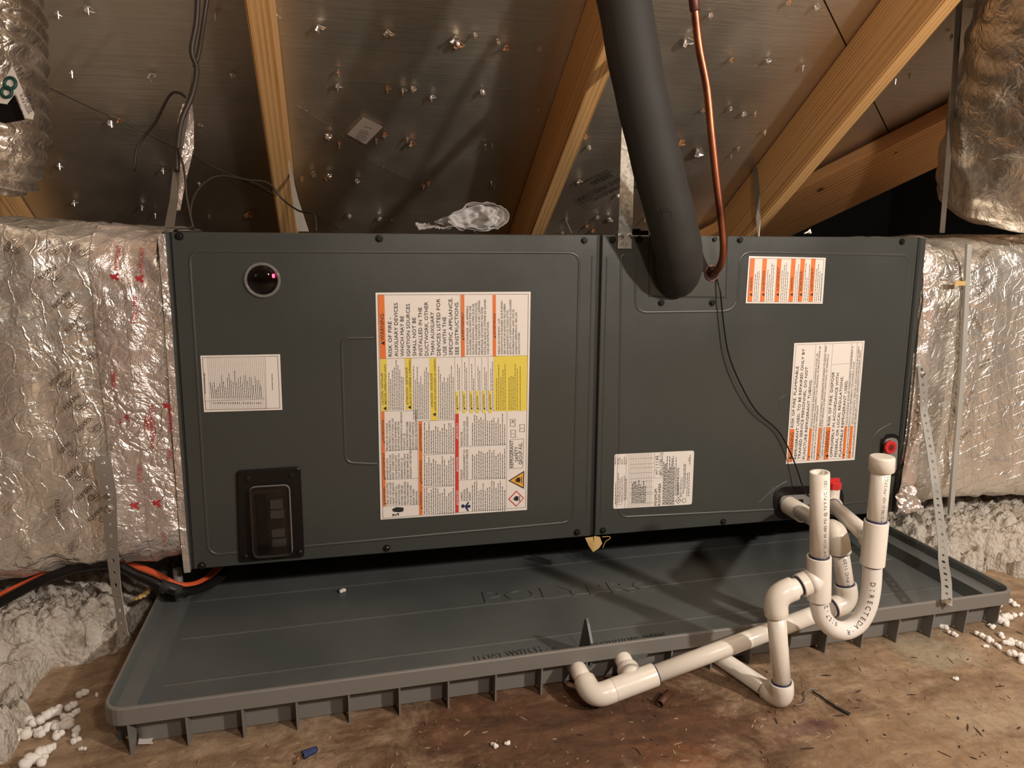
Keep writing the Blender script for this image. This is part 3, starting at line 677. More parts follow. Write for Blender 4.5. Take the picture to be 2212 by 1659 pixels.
L1.block(za(1660, 0)[0], za(1800, 0)[0], 885, 775, 5, .9); L1.block(za(1825, 0)[0], za(1960, 0)[0], 885, 775, 5, .9); L1.words(za(1985, 1640), za(1985, 1010), .9)
for a, b in ((za(120, 948), za(2085, 907)), (za(1190, 103), za(1208, 926)), (zb(188, 48), zb(622, 40)), (zb(622, 40), zb(640, 1290)), (zb(205, 575), zb(640, 550)), (zb(205, 958), zb(640, 935)), (zb(693, 630), zb(1120, 605)), (zb(693, 1060), zb(1120, 1035)), (zb(1172, 522), zb(1805, 490)), (zb(1172, 962), zb(1805, 935)), (zb(1812, 55), zb(1800, 1345)), (zb(166, 1308), zb(640, 1285)), (zb(640, 180), zb(1120, 160)), (zb(1120, 70), zb(1128, 1392))):
    L1.bar(a, b, .35)
L1.t('WARNING', zb(202, 1250), zb(198, 1055), 4.6); L1.t('AVERTISSEMENT', zb(200, 925), zb(188, 600), 4.6); L1.t('ADVERTENCIA', zb(184, 440), zb(176, 160), 4.6)
for x, y in ((195, 1272), (190, 940), (180, 458)): L1.tri(*zb(x, y), 2.4)
for i, (a_, b_, c_) in enumerate((('RISK OF ELECTRIC', 'DANGER DE CHOC', 'PELIGRO DE CHOQUE'), ('SHOCK, CAN CAUSE', 'ÉLECTRIQUE OU DE', 'ELÉCTRICO O MUERTE.'), ('INJURY OR DEATH:', 'MORT. COUPEZ TOUT', 'DESCONECTE TODAS LAS'), ('DISCONNECT ALL', 'LE COURANT AVANT', 'FUENTES DE ENERGÍA'), ('REMOTE ELECTRIC', 'TOUT ENTRETIEN OU', 'ELÉCTRICA ANTES DE'), ('POWER SUPPLIES', 'RÉPARATION. LE', 'MANTENIMIENTO O SERVICIO'), ('BEFORE SERVICING.', 'COMPARTIMENT DOIT', 'TÉCNICO. EL'), ('THIS COMPARTMENT', 'RESTER FERMÉ SAUF', 'COMPARTIMENTO DEBE'), ('MUST BE CLOSED', "PENDANT L'ENTRETIEN.", 'PERMANECER CERRADO'), ('EXCEPT WHEN', '', 'EXCEPTO DURANTE EL'), ('SERVICING.', '', 'SERVICIO DE MANTENIMIENTO'))):
    x = 242+i*38.5
    L1.t(a_, zb(x, 1282), zb(x-4, 1282-len(a_)*18.2), 4)
    if b_: L1.t(b_, zb(x-3, 948-i*2), zb(x-6, 948-len(b_)*20), 4)
    L1.t(c_, zb(x-8, 568-i), zb(x-12, 568-len(c_)*21.3), 4)
L1.t('WARNING', zb(684, 1310), zb(682, 1118), 4.6); L1.t('ADVERTENCIA', zb(682, 980), zb(680, 692), 4.6); L1.t('AVERTISSEMENT', zb(680, 548), zb(678, 215), 4.6)
for x, y in ((674, 1332), (674, 996), (672, 562)): L1.tri(*zb(x, y), 2.2)
wh = MB()
L1.t('DANGER', zb(1164, 1262), zb(1164, 1095), 4.6, wh); L1.t('DANGER', zb(1162, 820), zb(1162, 652), 4.6, wh); L1.t('PELIGRO', zb(1160, 388), zb(1160, 205), 4.6, wh)
for x, y in ((1152, 1280), (1151, 838), (1150, 405)): L1.tri(*zb(x, y), 2.2, wh)
wh.build('white_print', PAPER, L1.card, kind='stuff')
for x0, x1, n_, segs in ((705, 1115, 14, ((1410, 1065), (1040, 635), (610, 190))), (1340, 1795, 16, ((1370, 970), (945, 525), (500, 80)))):
    for a, b in segs: L1.block(zb(x0, 0)[0], zb(x1, 0)[0], zb(0, a)[1], zb(0, b)[1], n_, 1.0, 0, .92)
for i, t_ in enumerate(('CARBON', 'MONOXIDE', 'POISONING', 'HAZARD')): L1.t(t_, zb(1224+i*36, 1235), zb(1222+i*36, 1235-len(t_)*19), 4)
for i, t_ in enumerate(('RISQUE', "D'EMPOISONNEMENT AU", 'MONOXYDE DE CARBONE')): L1.t(t_, zb(1220+i*38, 945), zb(1218+i*38, 945-len(t_)*20.5), 4)
for i, t_ in enumerate(('RIESGO DE', 'INTOXICACIÓN POR', 'MONÓXIDO DE CARBONO')): L1.t(t_, zb(1222+i*38, 505), zb(1220+i*38, 505-len(t_)*20.5), 4)
L1.frame([zb(1852, 425), zb(2032, 412), zb(2022, 800), zb(1848, 810)], .5)
L1.t('REFRIGERANT', zb(1898, 795), zb(1895, 432), 7.5); L1.t('SAFETY', zb(1960, 712), zb(1958, 515), 7.5); L1.t('GROUP A2L', zb(2014, 752), zb(2010, 465), 7.5)
# pictograms
L1.band([zb(1828, 970), zb(2040, 838), zb(2036, 1078)], INK, 'flammable_sign'); 
MB().prism([L1.p(*zb(1852, 968), 2), L1.p(*zb(2026, 862), 2), L1.p(*zb(2022, 1054), 2)], (0, .0002, 0)).build('amber_field', AMBER, L1.card)
L1.band([zb(1935, 1100), zb(2040, 1202), zb(1932, 1315), zb(1826, 1215)], REDB, 'hazard_diamond')
MB().prism([L1.p(*zb(1935, 1118), 2), L1.p(*zb(2022, 1203), 2), L1.p(*zb(1932, 1297), 2), L1.p(*zb(1844, 1215), 2)], (0, .0002, 0)).build('diamond_field', PAPER, L1.card)
fl = MB()
for cx_, cy_ in ((1950, 962), (1925, 1208)):
    pts = [(45, -35), (20, -48), (-5, -38), (-20, -45), (-10, -22), (-45, -12), (-22, -2), (-52, 14), (-18, 14), (-30, 34), (0, 26), (20, 42), (42, 26), (50, 0)]
    fl.prism([L1.p(*zb(cx_+a*.8, cy_+b*.8), 3) for a, b in pts], (0, .0001, 0)); 
    fl.prism([L1.p(*zb(cx_+a, cy_+b), 3) for a, b in ((50, -45), (58, -45), (58, 45), (50, 45))], (0, .0001, 0))
hand = [(290, 1345), (345, 1318), (440, 1325), (438, 1372), (400, 1384), (330, 1382), (300, 1372)]
fl.prism([L1.p(*zb(a, b), 3) for a, b in hand], (0, .0001, 0))
for a, b in (((300, 1440), (300, 1412)), ((300, 1412), (335, 1430)), ((335, 1430), (370, 1400)), ((370, 1400), (375, 1430))):
    L1.bar(zb(*a), zb(*b), 1.8)
fl.build('pictogram', INK, L1.card, kind='stuff')
nv = MB(); nv.prism([L1.p(*zb(1228+22*math.cos(k*.5236), 1305+24*math.sin(k*.5236)), 3) for k in range(12)], (0, .0001, 0))
nv.prism([L1.p(*zb(a, b), 3) for a, b in ((1255, 1300), (1300, 1245), (1310, 1262), (1285, 1290), (1325, 1290), (1325, 1325), (1285, 1325), (1305, 1365), (1290, 1372), (1255, 1320))], (0, .0001, 0)); nv.build('fume_pictogram', NAVY, L1.card)
for c_ in ((1875, 200), (1880, 345), (2000, 270)):
    L1.frame([zb(c_[0]-22, c_[1]-45), zb(c_[0]+48, c_[1]-45), zb(c_[0]+40, c_[1]+5), zb(c_[0]+48, c_[1]+50), zb(c_[0]-22, c_[1]+45), zb(c_[0]-14, c_[1])], .6)
    L1.bar(zb(c_[0]-5, c_[1]+3), zb(c_[0]+30, c_[1]+3), .6)
L1.t('i', zb(1900, 190), zb(1900, 170), 4)
L1.done()
# label 2: plain table
L2 = Lab([(433, 768), (605, 765), (610, 885), (441, 890)], 'parts_label', label='small white tabulated label on the left door')
L2.frame([(438, 772), (600, 769), (605, 881), (445, 885)], .5)
for i in range(31):
    x = 449+i*4.0
    if x < 572: L2.bar((x, 772), (x+6, 884), .22)
L2.bar((573, 770), (576, 882), .3); L2.bar((441, 866), (573, 861), .3)
for i in range(28):
    x = 454+i*4.0; L2.words((x+4, 860), (x+1, 860-random.uniform(15, 40)-(i if i < 16 else 30-i)*1.9), .8, 1.0)
L2.words((444, 850), (442, 800), .9, 1); L2.words((589, 842), (588, 806), .8, 1)
for i in range(24): L2.words((458+i*4.6, 872), (458+i*4.6, 868), .8, 1)
L2.done()
# label 3
zc = lambda x, y: (1590+x/4.706, 490+y/4.707)
L3 = Lab([(1617, 553), (1783, 557), (1776, 656), (1610, 655)], 'warning_label', label='white label with six orange bands near the top right corner')
L3.frame([zc(140, 320), zc(888, 330), zc(855, 765), zc(112, 760)], .4)
for (x0, x1, t_, y1) in ((145, 115, 'WARNING', 512), (268, 240, 'ADVERTENCIA', 445), (415, 386, 'AVERTISSEMENT', 408), (560, 528, 'WARNING', 512), (655, 622, 'ADVERTENCIA', 448), (762, 732, 'AVERTISSEMENT', 415)):
    L3.band([zc(x0, 322), zc(x0+43, 324), zc(x1+43, 760), zc(x1, 760)], ORANGE, 'orange_band')
    L3.t(t_, zc(x1+42, 650), zc(x1+50 if len(t_) > 8 else x1+46, y1), 5); L3.tri(*zc(x1+30, 688), 3.4)
    nn = 3 if x0 in (145, 560, 655) else 4
    for k in range(nn): L3.words(zc(x1+62+k*19, 752), zc(x1+86+k*19, 345), .7, .82)
L3.done()
# label 4
zd = lambda x, y: (1660+x/5.53, 720+y/5.53)
L4 = Lab([(1715, 741), (1867, 736), (1845, 993), (1697, 1002)], 'warning_label', label='white label headed by two orange warning bands beside the black wire')
L4.frame([zd(325, 135), zd(1122, 108), zd(1005, 1482), zd(222, 1530)], .4)
L4.band([zd(252, 1142), zd(305, 1140), zd(278, 1532), zd(224, 1534)], ORANGE, 'orange_band'); L4.band([zd(688, 1118), zd(738, 1116), zd(705, 1500), zd(655, 1504)], ORANGE, 'orange_band')
for x, yy in ((486, 1130), (595, 1125), (906, 1106), (975, 1104)): L4.band([zd(x, yy), zd(x+31, yy-2), zd(x-1, yy+385), zd(x-32, yy+388)], ORANGE, 'orange_band')
L4.t('WARNING', zd(288, 1450), zd(300, 1180), 7.5); L4.tri(*zd(252, 1485), 4); L4.t('WARNING', zd(708, 1420), zd(724, 1160), 7.5); L4.tri(*zd(690, 1460), 4)
for (t_, a, b) in (('RISK OF FIRE. FLAMMABLE', (292, 1122), (355, 392)), ('REFRIGERANT USED. TO BE REPAIRED ONLY BY', (328, 1500), (430, 182)), ('TRAINED SERVICE PERSONNEL. DO NOT', (375, 1500), (468, 398)), ('PUNCTURE REFRIGERANT TUBING.', (430, 1498), (515, 548)), ('RISK OF FIRE. DISPOSE', (728, 1098), (782, 462)), ('OFPROPERLY IN ACCORDANCE WITH', (756, 1475), (838, 472)), ('FEDERAL OR LOCAL REGULATIONS.', (810, 1470), (888, 510)), ('FLAMMABLE REFRIGERANT USED.', (862, 1468), (940, 555))):
    L4.t(t_, zd(*a), zd(*b), 5.6)
for (t_, a, b) in (("RISQUE D'INCENDIE. RÉFRIGÉRANT INFLAMMABLE UTILISÉ. LES", (518, 1112), (586, 238)), ('RÉPARATIONS DOIVENT ÊTRE CONFIÉES UNIQUEMENT À DU PERSONNEL DE SERVICE FORMÉ. NE', (516, 1495), (620, 152)), ('PAS PERCER LA TUYAUTERIE DU RÉFRIGÉRANT.', (545, 1493), (594, 852)), ('RIESGO DE INCENDIO. REFRIGERANTE INFLAMABLE UTILIZADO. PARA', (622, 1106), (692, 146)), ('SER REPARADO ÚNICAMENTE POR PERSONAL DE SERVICIO CAPACITADO. NO PERFORE LA', (612, 1490), (716, 246)), ('TUBERÍA DE REFRIGERANTE', (642, 1488), (672, 1118)), ("RISQUE D'INCENDIE. ÉLIMINER CORRECTEMENT CONFORMÉMENT À", (938, 1088), (1008, 152)), ('LA RÉGLEMENTATION FÉDÉRALE OU LOCALE. RÉFRIGÉRANT INFLAMMABLE UTILISÉ', (936, 1478), (1024, 338)), ('RIESGO DE INCENDIO. DESÉCHELO ADECUADAMENTE DE ACUERDO', (1006, 1084), (1080, 152)), ('CON LAS REGLAMENTACIONES FEDERALES O LOCALES. REFRIGERANTE INFLAMABLE USADO', (1004, 1474), (1100, 200))):
    L4.t(t_, zd(*a), zd(*b), 3.2)
for x, y in ((478, 1472), (585, 1448), (892, 1450), (962, 1418)): L4.tri(*zd(x, y), 2)
for a, b in (((562, 128), (462, 1515)), ((672, 125), (570, 1508)), ((765, 120), (655, 1503)), ((990, 112), (880, 1490)), ((1055, 110), (945, 1486)), ((745, 372), (965, 358))): L4.bar(zd(*a), zd(*b), .3)
L4.done()
# label 5: rating plate
ze = lambda x, y: (1300+x/10.055, 960+y/10.053)
L5 = Lab([(1327, 981), (1499, 973), (1494, 1089), (1324, 1099)], 'rating_label', rnd=5, label='rounded white data label left of the drain fittings')
for i in range(15): L5.bar(ze(575+i*36, 195-i*3), ze(560+i*36, 1368-i*3), .3)
for y in (300, 420, 500, 610, 730, 800, 930, 1040, 1080, 1270): L5.bar(ze(600, y+12), ze(1120, y-15), .3)
for i in range(9): L5.words(ze(655+i*35, 1260), ze(660+i*35, 760), 1.1, .95)
for i, x in enumerate((290, 345, 385, 430, 480, 520)): L5.words(ze(x, 1290-i*20), ze(x+8, 560), .9, .9); L5.words(ze(x, 430), ze(x+6, 260), .9, .9)
L5.bar(ze(340, 215), ze(310, 1385), .35); L5.bar(ze(530, 200), ze(495, 1378), .35)
L5.frame([ze(325, 1110), ze(435, 1105), ze(428, 1300), ze(318, 1305)], .35)
L5.t('MINIMUM', ze(1190, 1315), ze(1196, 960), 6); L5.t('ROOM AREA', ze(1268, 1315), ze(1280, 835), 6)
L5.t('m² | 11.62', ze(1210, 640), ze(1218, 235), 6); L5.t('(ft²) | (125.11)', ze(1298, 660), ze(1305, 175), 6)
L5.frame([ze(1140, 165), ze(1320, 155), ze(1300, 715), ze(1130, 722)], .35)
for x in range(1320, 1560, 26): L5.words(ze(x, 1300), ze(x+20, 240), 1.2, .95)
for x in range(1590, 1680, 30): L5.words(ze(x, 1100), ze(x+18, 270), .9, .9)
for x, a, b in ((1770, 1060, 310), (1800, 950, 420), (1840, 1120, 500), (1880, 1120, 520), (1880, 360, 280), (1905, 430, 180)): L5.words(ze(x, a), ze(x+12, b), .9, 1)
L5.frame([ze(1640, 730), ze(1745, 722), ze(1735, 1128), ze(1628, 1135)], .35)
L5.t('REFRIGERANT', ze(1665, 1085), ze(1672, 820), 2.8); L5.t('SAFETY GROUP A2L', ze(1715, 1130), ze(1726, 745), 2.8)
L5.frame([ze(1655, 1145), ze(1715, 1210), ze(1650, 1275), ze(1592, 1212)], .7); L5.tri(*ze(1655, 1210), 1.8)
cc = [ze(1780+42*math.cos(k*.5), 1210+45*math.sin(k*.5)) for k in range(13)]
for a, b in zip(cc, cc[1:]): L5.bar(a, b, .7)
L5.done()

# ================================================================ DRAIN PAN
pan = thing('drain_pan', (.67, .1, FZ), 'wide shallow dark gray plastic drain pan under the air handler', 'drain pan')
px0, px1, py0, py1, PZ = -.072, 1.415, -.272, .49, -.618
def rrect(x0, x1, y0, y1, r_, z, k=6):
    o_ = []
    for cx_, cy_, a0 in ((x1-r_, y1-r_, 0), (x0+r_, y1-r_, 90), (x0+r_, y0+r_, 180), (x1-r_, y0+r_, 270)):
        for j in range(k+1): a = math.radians(a0+90*j/k); o_.append((cx_+r_*math.cos(a), cy_+r_*math.sin(a), z))
    return o_
ft = .003
rings = [rrect(px0, px1, py0, py1, .028, PZ-.024), rrect(px0, px1, py0, py1, .028, PZ-.0015), rrect(px0+.0015, px1-.0015, py0+.0015, py1-.0015, .027, PZ), rrect(px0+.005, px1-.005, py0+.005, py1-.005, .024, PZ),
         rrect(px0+.007, px1-.007, py0+.007, py1-.007, .023, PZ-.004), rrect(px0+.010, px1-.010, py0+.010, py1-.010, .022, PZ-.016), rrect(px0+.034, px1-.034, py0+.020, py1-.034, .02, PZ-.020), rrect(px0+.040, px1-.040, py0+.024, py1-.040, .018, PZ-.042)]
tr = MB(); nn = len(rings[0])
vs = [p for rg_ in rings for p in rg_]
fs = [(j*nn+i, j*nn+(i+1) % nn, (j+1)*nn+(i+1) % nn, (j+1)*nn+i) for j in range(len(rings)-1) for i in range(nn)]
fs.append(tuple((len(rings)-1)*nn+i for i in range(nn)))
tr.add(vs, fs, False)
tr.build('tray', PANM, pan)
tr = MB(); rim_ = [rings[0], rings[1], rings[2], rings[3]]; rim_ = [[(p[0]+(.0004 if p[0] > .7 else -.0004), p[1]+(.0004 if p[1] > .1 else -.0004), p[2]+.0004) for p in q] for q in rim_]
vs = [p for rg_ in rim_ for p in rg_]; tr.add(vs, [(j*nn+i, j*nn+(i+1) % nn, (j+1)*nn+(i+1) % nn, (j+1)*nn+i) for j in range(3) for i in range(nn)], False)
# underside skirt
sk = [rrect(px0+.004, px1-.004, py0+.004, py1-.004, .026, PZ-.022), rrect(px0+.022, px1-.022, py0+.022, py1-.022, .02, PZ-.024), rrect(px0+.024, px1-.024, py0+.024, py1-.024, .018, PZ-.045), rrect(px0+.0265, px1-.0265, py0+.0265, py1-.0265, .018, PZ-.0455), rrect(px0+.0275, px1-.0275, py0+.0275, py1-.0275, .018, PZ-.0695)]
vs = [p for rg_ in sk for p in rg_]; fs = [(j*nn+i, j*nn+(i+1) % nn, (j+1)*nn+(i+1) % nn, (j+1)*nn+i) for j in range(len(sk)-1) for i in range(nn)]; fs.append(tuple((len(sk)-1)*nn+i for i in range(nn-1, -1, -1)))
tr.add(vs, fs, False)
PFZ = PZ-.042
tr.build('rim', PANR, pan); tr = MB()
# ridge lines moulded in the pan floor
for yy in (-.16, -.03, .10, .24): tr.prism([(px0+.05, yy-.003, PFZ), (px0+.05, yy, PFZ+.0012), (px0+.05, yy+.003, PFZ)], (px1-px0-.1, 0, 0))
tr.build('floor_ridge', PANM, pan, kind='stuff')
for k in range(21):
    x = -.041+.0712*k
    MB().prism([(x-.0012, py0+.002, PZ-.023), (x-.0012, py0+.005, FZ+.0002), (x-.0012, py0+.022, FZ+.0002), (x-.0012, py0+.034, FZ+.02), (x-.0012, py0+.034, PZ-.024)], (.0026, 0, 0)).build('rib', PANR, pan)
for k in range(10):
    y = py0+.04+.0712*k
    for s_, xx in ((1, px1), (-1, px0)):
        MB().prism([(xx-s_*.003, y, PZ-.024), (xx-s_*.006, y, FZ+.0002), (xx-s_*.014, y, FZ+.0002), (xx-s_*.034, y, PZ-.024)], (0, .0024, 0)).build('rib', PANM, pan)
# upstanding fin, drain lip and corner post
f0 = Zp(1250, 1402, PFZ); 
fx = f0[0]
MB().prism([(fx, py0+.012, PFZ), (fx, py0+.012, PZ-.001), (fx, py0+.030, PZ+.022), (fx, py0+.036, PZ+.028), (fx, py0+.043, PZ+.022), (fx, py0+.066, PFZ)], (.004, 0, 0)).build('fin', PANM, pan)
la, lb = Yp(1330, 1430, py0)[0], Yp(1392, 1420, py0)[0]
MB().prism([(la, py0-.0008, PZ-.022), (la+.008, py0-.0008, PZ-.031), (lb, py0-.0008, PZ-.031), (lb+.008, py0-.0008, PZ-.022)], (0, .004, 0)).build('drain_lip', PANM, pan)
dq = Zp(352, 1292, PFZ)
MB().tube([dq+[0, 0, .0], dq+[0, .01, .05]], [.016, .012], 20).build('corner_boss', PANM, pan)
def pan_text(mb, txt, a, b, hh, lift=.0009):
    A, B = Zp(*a, PFZ+.001), Zp(*b, PFZ+.001); e = B-A; L = np.linalg.norm(e); e /= L; up = np.array([-e[1], e[0], 0])
    v, f, W = glyphs(txt); top = [A+e*q[0]*L/W+up*q[1]*hh/.73+[0, 0, lift] for q in v]; bot = [p-[0, 0, lift+.001] for p in top]
    mb.add(top, f)
    ed_ = {}
    for fc in f:
        for i in range(len(fc)):
            k_ = (fc[i], fc[(i+1) % len(fc)]); ed_[k_] = ed_.get(k_, 0)+1
    o_ = len(mb.v); mb.v += [tuple(p) for p in top]+[tuple(p) for p in bot]; n__ = len(top)
    for (i, j), c in ed_.items():
        if (j, i) not in ed_: mb.f.append((o_+i, o_+j, o_+n__+j, o_+n__+i)); mb.sm.append(False)
emb = MB(); pan_text(emb, 'POLYPRO', (1048, 1302), (1440, 1272), .045); emb.build('embossed_lettering', PANM, pan, kind='stuff', fixn=False)
emb = MB(); pan_text(emb, 'FLOAT SWITCH  —', (1028, 1430), (1205, 1402), .017); emb.build('embossed_lettering', PANM, pan, kind='stuff', fixn=False)
emb = MB(); pan_text(emb, 'RETIGHTEN FITTING DURING', (1268, 1400), (1440, 1373), .012); emb.build('embossed_lettering', PANM, pan, kind='stuff', fixn=False)

# ================================================================ PVC
R = .01335; RF = .0170
def arc(c, a, b, n_=8):
    """quadratic-ish bend from a to b about corner c"""
    a, b, c = map(np.array, (a, b, c)); return [(1-t)**2*a+2*t*(1-t)*c+t*t*b for t in [i/n_ for i in range(n_+1)]]
def unit(v): v = np.array(v, float); return v/np.linalg.norm(v)
def pipe(par, a, b, m_=PVC, r_=R, name='pipe'): return MB().tube([a, lerp(a, b, .5), b], r_, 24).build(name, m_, par)
def socket(mb, a, b, r_=RF):
    """fitting sleeve from a (inside) to b (open lip)"""
    a, b = np.array(a), np.array(b); d = unit(b-a)
    mb.tube([a, a+d*.0005, b-d*.001, b], [r_, r_, r_, r_*.985], 28)
def ring(par, c, d, r_=R+.0009, t=.0013):
    c = np.array(c); d = unit(d); MB().tube([c-d*t, c+d*t], [r_, r_], 24).build('primer_ring', PRIMER, par)
def elbow(par, c, a_dir, b_dir, L=.030, m_=PVC, rings=(1, 1)):
    c = np.array(c, float); a_dir, b_dir = unit(a_dir), unit(b_dir)
    A, B = c+a_dir*L, c+b_dir*L; k = .021; mb = MB()
    path = [A, A-a_dir*.0006]+arc(c, c+a_dir*k*.95, c+b_dir*k*.95, 9)+[B-b_dir*.0006, B]
    mb.tube(path, [RF*.98]+[RF]*(len(path)-2)+[RF*.98], 28); o_ = mb.build('elbow', m_, par)
    for q, d, f_ in ((A, a_dir, rings[0]), (B, b_dir, rings[1])):
        if f_: ring(o_, q+d*.0011, d)
    return A, B
def tee(par, c, d, side, L=.034, Ls=.032):
    c = np.array(c, float); d, side = unit(d), unit(side); mb = MB()
    socket(mb, c-d*L, c+d*L); socket(mb, c+side*.002, c+side*Ls)
    # moulded gusset where branch meets body
    mb.tube([c+side*.004, c+side*.020], [RF*1.02, RF*1.0], 28)
    o_ = mb.build('tee', PVC, par)
    for q, e in ((c+d*L, d), (c-d*L, -d), (c+side*Ls, side)): ring(o_, q+e*.0011, e)
TY = -.372
vt = Yp(1771, 1020, TY); vb = Yp(1770, 1210, TY); T1 = Yp(1769, 1248, TY); T2 = Yp(1889, 1172, TY)
trap = thing('condensate_trap', (T1[0], TY, FZ), 'white PVC U-trap with open vent pipe and capped standpipe at the handler drain', 'drain trap')
zt = vt[2]
x1_ = T1[0]; x2_ = T2[0]
# vent pipe
dv = unit(vt-T1)
mb = MB(); mb.hollow(T1+dv*.02, vt, R, R-.0032, 32); mb.build('vent_pipe', PVC, trap)
dv2 = unit(Yp(1905, 1000, TY)-T2)
ctop = Yp(1906, 985, TY)
pipe(trap, T2+dv2*.02, ctop-dv2*.01, name='standpipe')
cp = MB(); cb_ = Yp(1904, 1017, TY)
cp.tube([cb_, cb_+dv2*.0005, ctop-dv2*.003, ctop-dv2*.001, ctop], [RF*.985, RF*1.02, RF*1.02, RF*.97, RF*.85], 32); cp.build('cap', PVC, trap)
# left tee with branch to the left
E1 = Yp(1674, 1287, TY+.003)
tee(trap, T1, dv, E1-T1)
# right tee, branch going back to the handler
B0 = Yp(1800, 1092, -.055)
tee(trap, T2, dv2, B0-T2)
# flexible U bend
ub = [T1-dv*.03, Yp(1771, 1312, TY), Yp(1778, 1335, TY), Yp(1798, 1356, TY), Yp(1826, 1362, TY), Yp(1854, 1346, TY), Yp(1873, 1312, TY), Yp(1882, 1270, TY), T2-dv2*.03]
ubm = MB().tube(catmull(ub, 6), R*1.02, 28); ubend = ubm.build('u_bend', PVC2, trap)
# branch to handler tee
hb_ = unit(B0-T2); pipe(trap, T2+hb_*.02, B0)
o_ = MB(); hd = unit(np.array([-.25, 1, 0.12]))
socket(o_, B0-hb_*.006, B0+hb_*.040); socket(o_, B0+hb_*.018, B0+hb_*.018+Zv*.034, .0128); socket(o_, B0+hb_*.03, [B0[0]+hb_[0]*.05, -.004, B0[2]+hb_[2]*.03], RF); to = o_.build('cleanout_tee', PVC, trap); ring(to, B0-hb_*.0072, -hb_)
pc = B0+hb_*.018+Zv*.034
MB().tube([pc, pc+Zv*.012, pc+Zv*.014], [.0145, .0145, .011], 8, smooth=False).build('plug', RED, trap)
MB().box(pc[0]-.011, pc[0]+.011, pc[1]-.003, pc[1]+.003, pc[2]+.013, pc[2]+.020).build('plug_grip', RED, trap)
# elbow and drop
t1l = unit(E1-T1); pipe(trap, T1+t1l*.025, E1-t1l*.012)
E2 = Yp(1691, 1512, TY-.004)
dr = unit(E2-E1)
elbow(trap, E1, -t1l, dr, rings=(0, 0))
pipe(trap, E1+dr*.02, E2-dr*.012)
FP = Zp(1572, 1418, FZ+.030); FP = np.array(FP); FP2 = Zp(1575, 1420, FZ+.022)
fpd = unit(np.array([FP2[0], FP2[1], E2[2]])-E2)
elbow(trap, E2, -dr, fpd, rings=(1, 0))
pipe(trap, E2+fpd*.018, E2+fpd*.30)
# blue-grey prints on the pipes
def pipe_text(par, txt, a, b, h0_, hh, m_, ang, r_=R):
    """lettering along a pipe axis a->b, ang around the axis measured from the camera side"""
    a, b = np.array(a), np.array(b); e = unit(b-a); c = unit(CAM-a); c = unit(c-e*(c@e)); s_ = np.cross(c, e); mb = MB(); L = np.linalg.norm(b-a)
    text_on(mb, txt, lambda q, h: a+e*q+(c*math.cos(ang+h/r_)+s_*math.sin(ang+h/r_))*(r_+.0003), L, hh)
    mb.build('print', m_, par, kind='stuff')
pipe_text(trap, '3/4" SCH 40 480 PSI @ 73°F PVC 1120', Yp(1770, 1195, TY), Yp(1771, 1032, TY), 0, .0045, INKB, -.75)
pipe_text(trap, 'M D1785-21 NSF - PW S P.C.T', T2+dv2*.036, Yp(1904, 1022, TY), 0, .0048, INKB, -.75)
# letters following the U bend
up_ = catmull(ub, 6); SL = [0]
for a, b in zip(up_, up_[1:]): SL.append(SL[-1]+np.linalg.norm(b-a))
def along(s_):
    s_ = min(max(s_, 0), SL[-1]-1e-6); i = max(j for j in range(len(SL)) if SL[j] <= s_); i = min(i, len(up_)-2); t = (s_-SL[i])/(SL[i+1]-SL[i]); return lerp(up_[i], up_[i+1], t), unit(up_[i+1]-up_[i])
ul = MB()
def u_text(txt, s0, s1, ang, flip=1):
    for i, ch in enumerate(txt):
        if ch == ' ': continue
        s_ = s0+(s1-s0)*(i+.5)/len(txt); P_, T_ = along(s_); T_ = T_*flip; c = unit(CAM-P_); c = unit(c-T_*(c@T_)); sd = np.cross(c, T_); v, f, W = glyphs(ch)
        sc2 = .0072/.73; r_ = R*1.02+.0003
        ul.add([P_+T_*(q[0]-W/2)*sc2+(c*math.cos(ang+q[1]*sc2/r_)+sd*math.sin(ang+q[1]*sc2/r_))*r_ for q in v], f)
Lt = SL[-1]
u_text('DIRECTEDAIR', Lt*.88, Lt*.36, -.1, -1)
u_text('0157-2', Lt*.26, Lt*.03, -.95, -1)
ul.build('print', INK, ubend, kind='stuff')

drain = thing('secondary_drain_line', (.8, -.3, FZ), 'cream PVC pipe run from the handler sloping down past the pan front', 'drain pipe')
O1 = Yp(1703, 1091, -.006); E3 = Yp(1808, 1150, -.29); E4 = Yp(1832, 1300, -.305)
d1 = unit(E3-O1)
ad = MB(); socket(ad, O1, O1+unit([0.05, -1, -.05])*.045, .0185); ado = ad.build('adapter', PVC, drain); ring(ado, O1+unit([0.05, -1, -.05])*.046, [0, -1, 0])
O1b = O1+unit([0.05, -1, -.05])*.03; d1 = unit(E3-O1b)
pipe(drain, O1b, E3-d1*.012)
d2 = unit(E4-E3); elbow(drain, E3, -d1, d2, L=.034, rings=(0, 1))
pipe(drain, E3+d2*.02, E4-d2*.012)
E5 = Zp(1292, 1503, -.664)
d3 = unit(E5-E4); elbow(drain, E4, -d2, d3, rings=(1, 1))
T3 = Zp(1362, 1472, -.6615); T3 = E4+d3*((T3-E4)@d3)
pipe(drain, E4+d3*.02, T3)
stubd = unit(np.array([.05, .95, .12]))
tee(drain, T3, -d3, stubd, L=.034, Ls=.030)
pipe(drain, T3+stubd*.025, T3+stubd*.075)
E5 = T3+d3*.066
elbow(drain, E5, -d3, unit([-.12, 1, .25]), rings=(0, 0), L=.032)
pipe(drain, E5+unit([-.12, 1, .25])*.02, E5+unit([-.12, 1, .25])*.07)
pipe_text(drain, '73°F PVC 1120', E3+d2*.10, E3+d2*.04, 0, .0048, INKB, -.55)

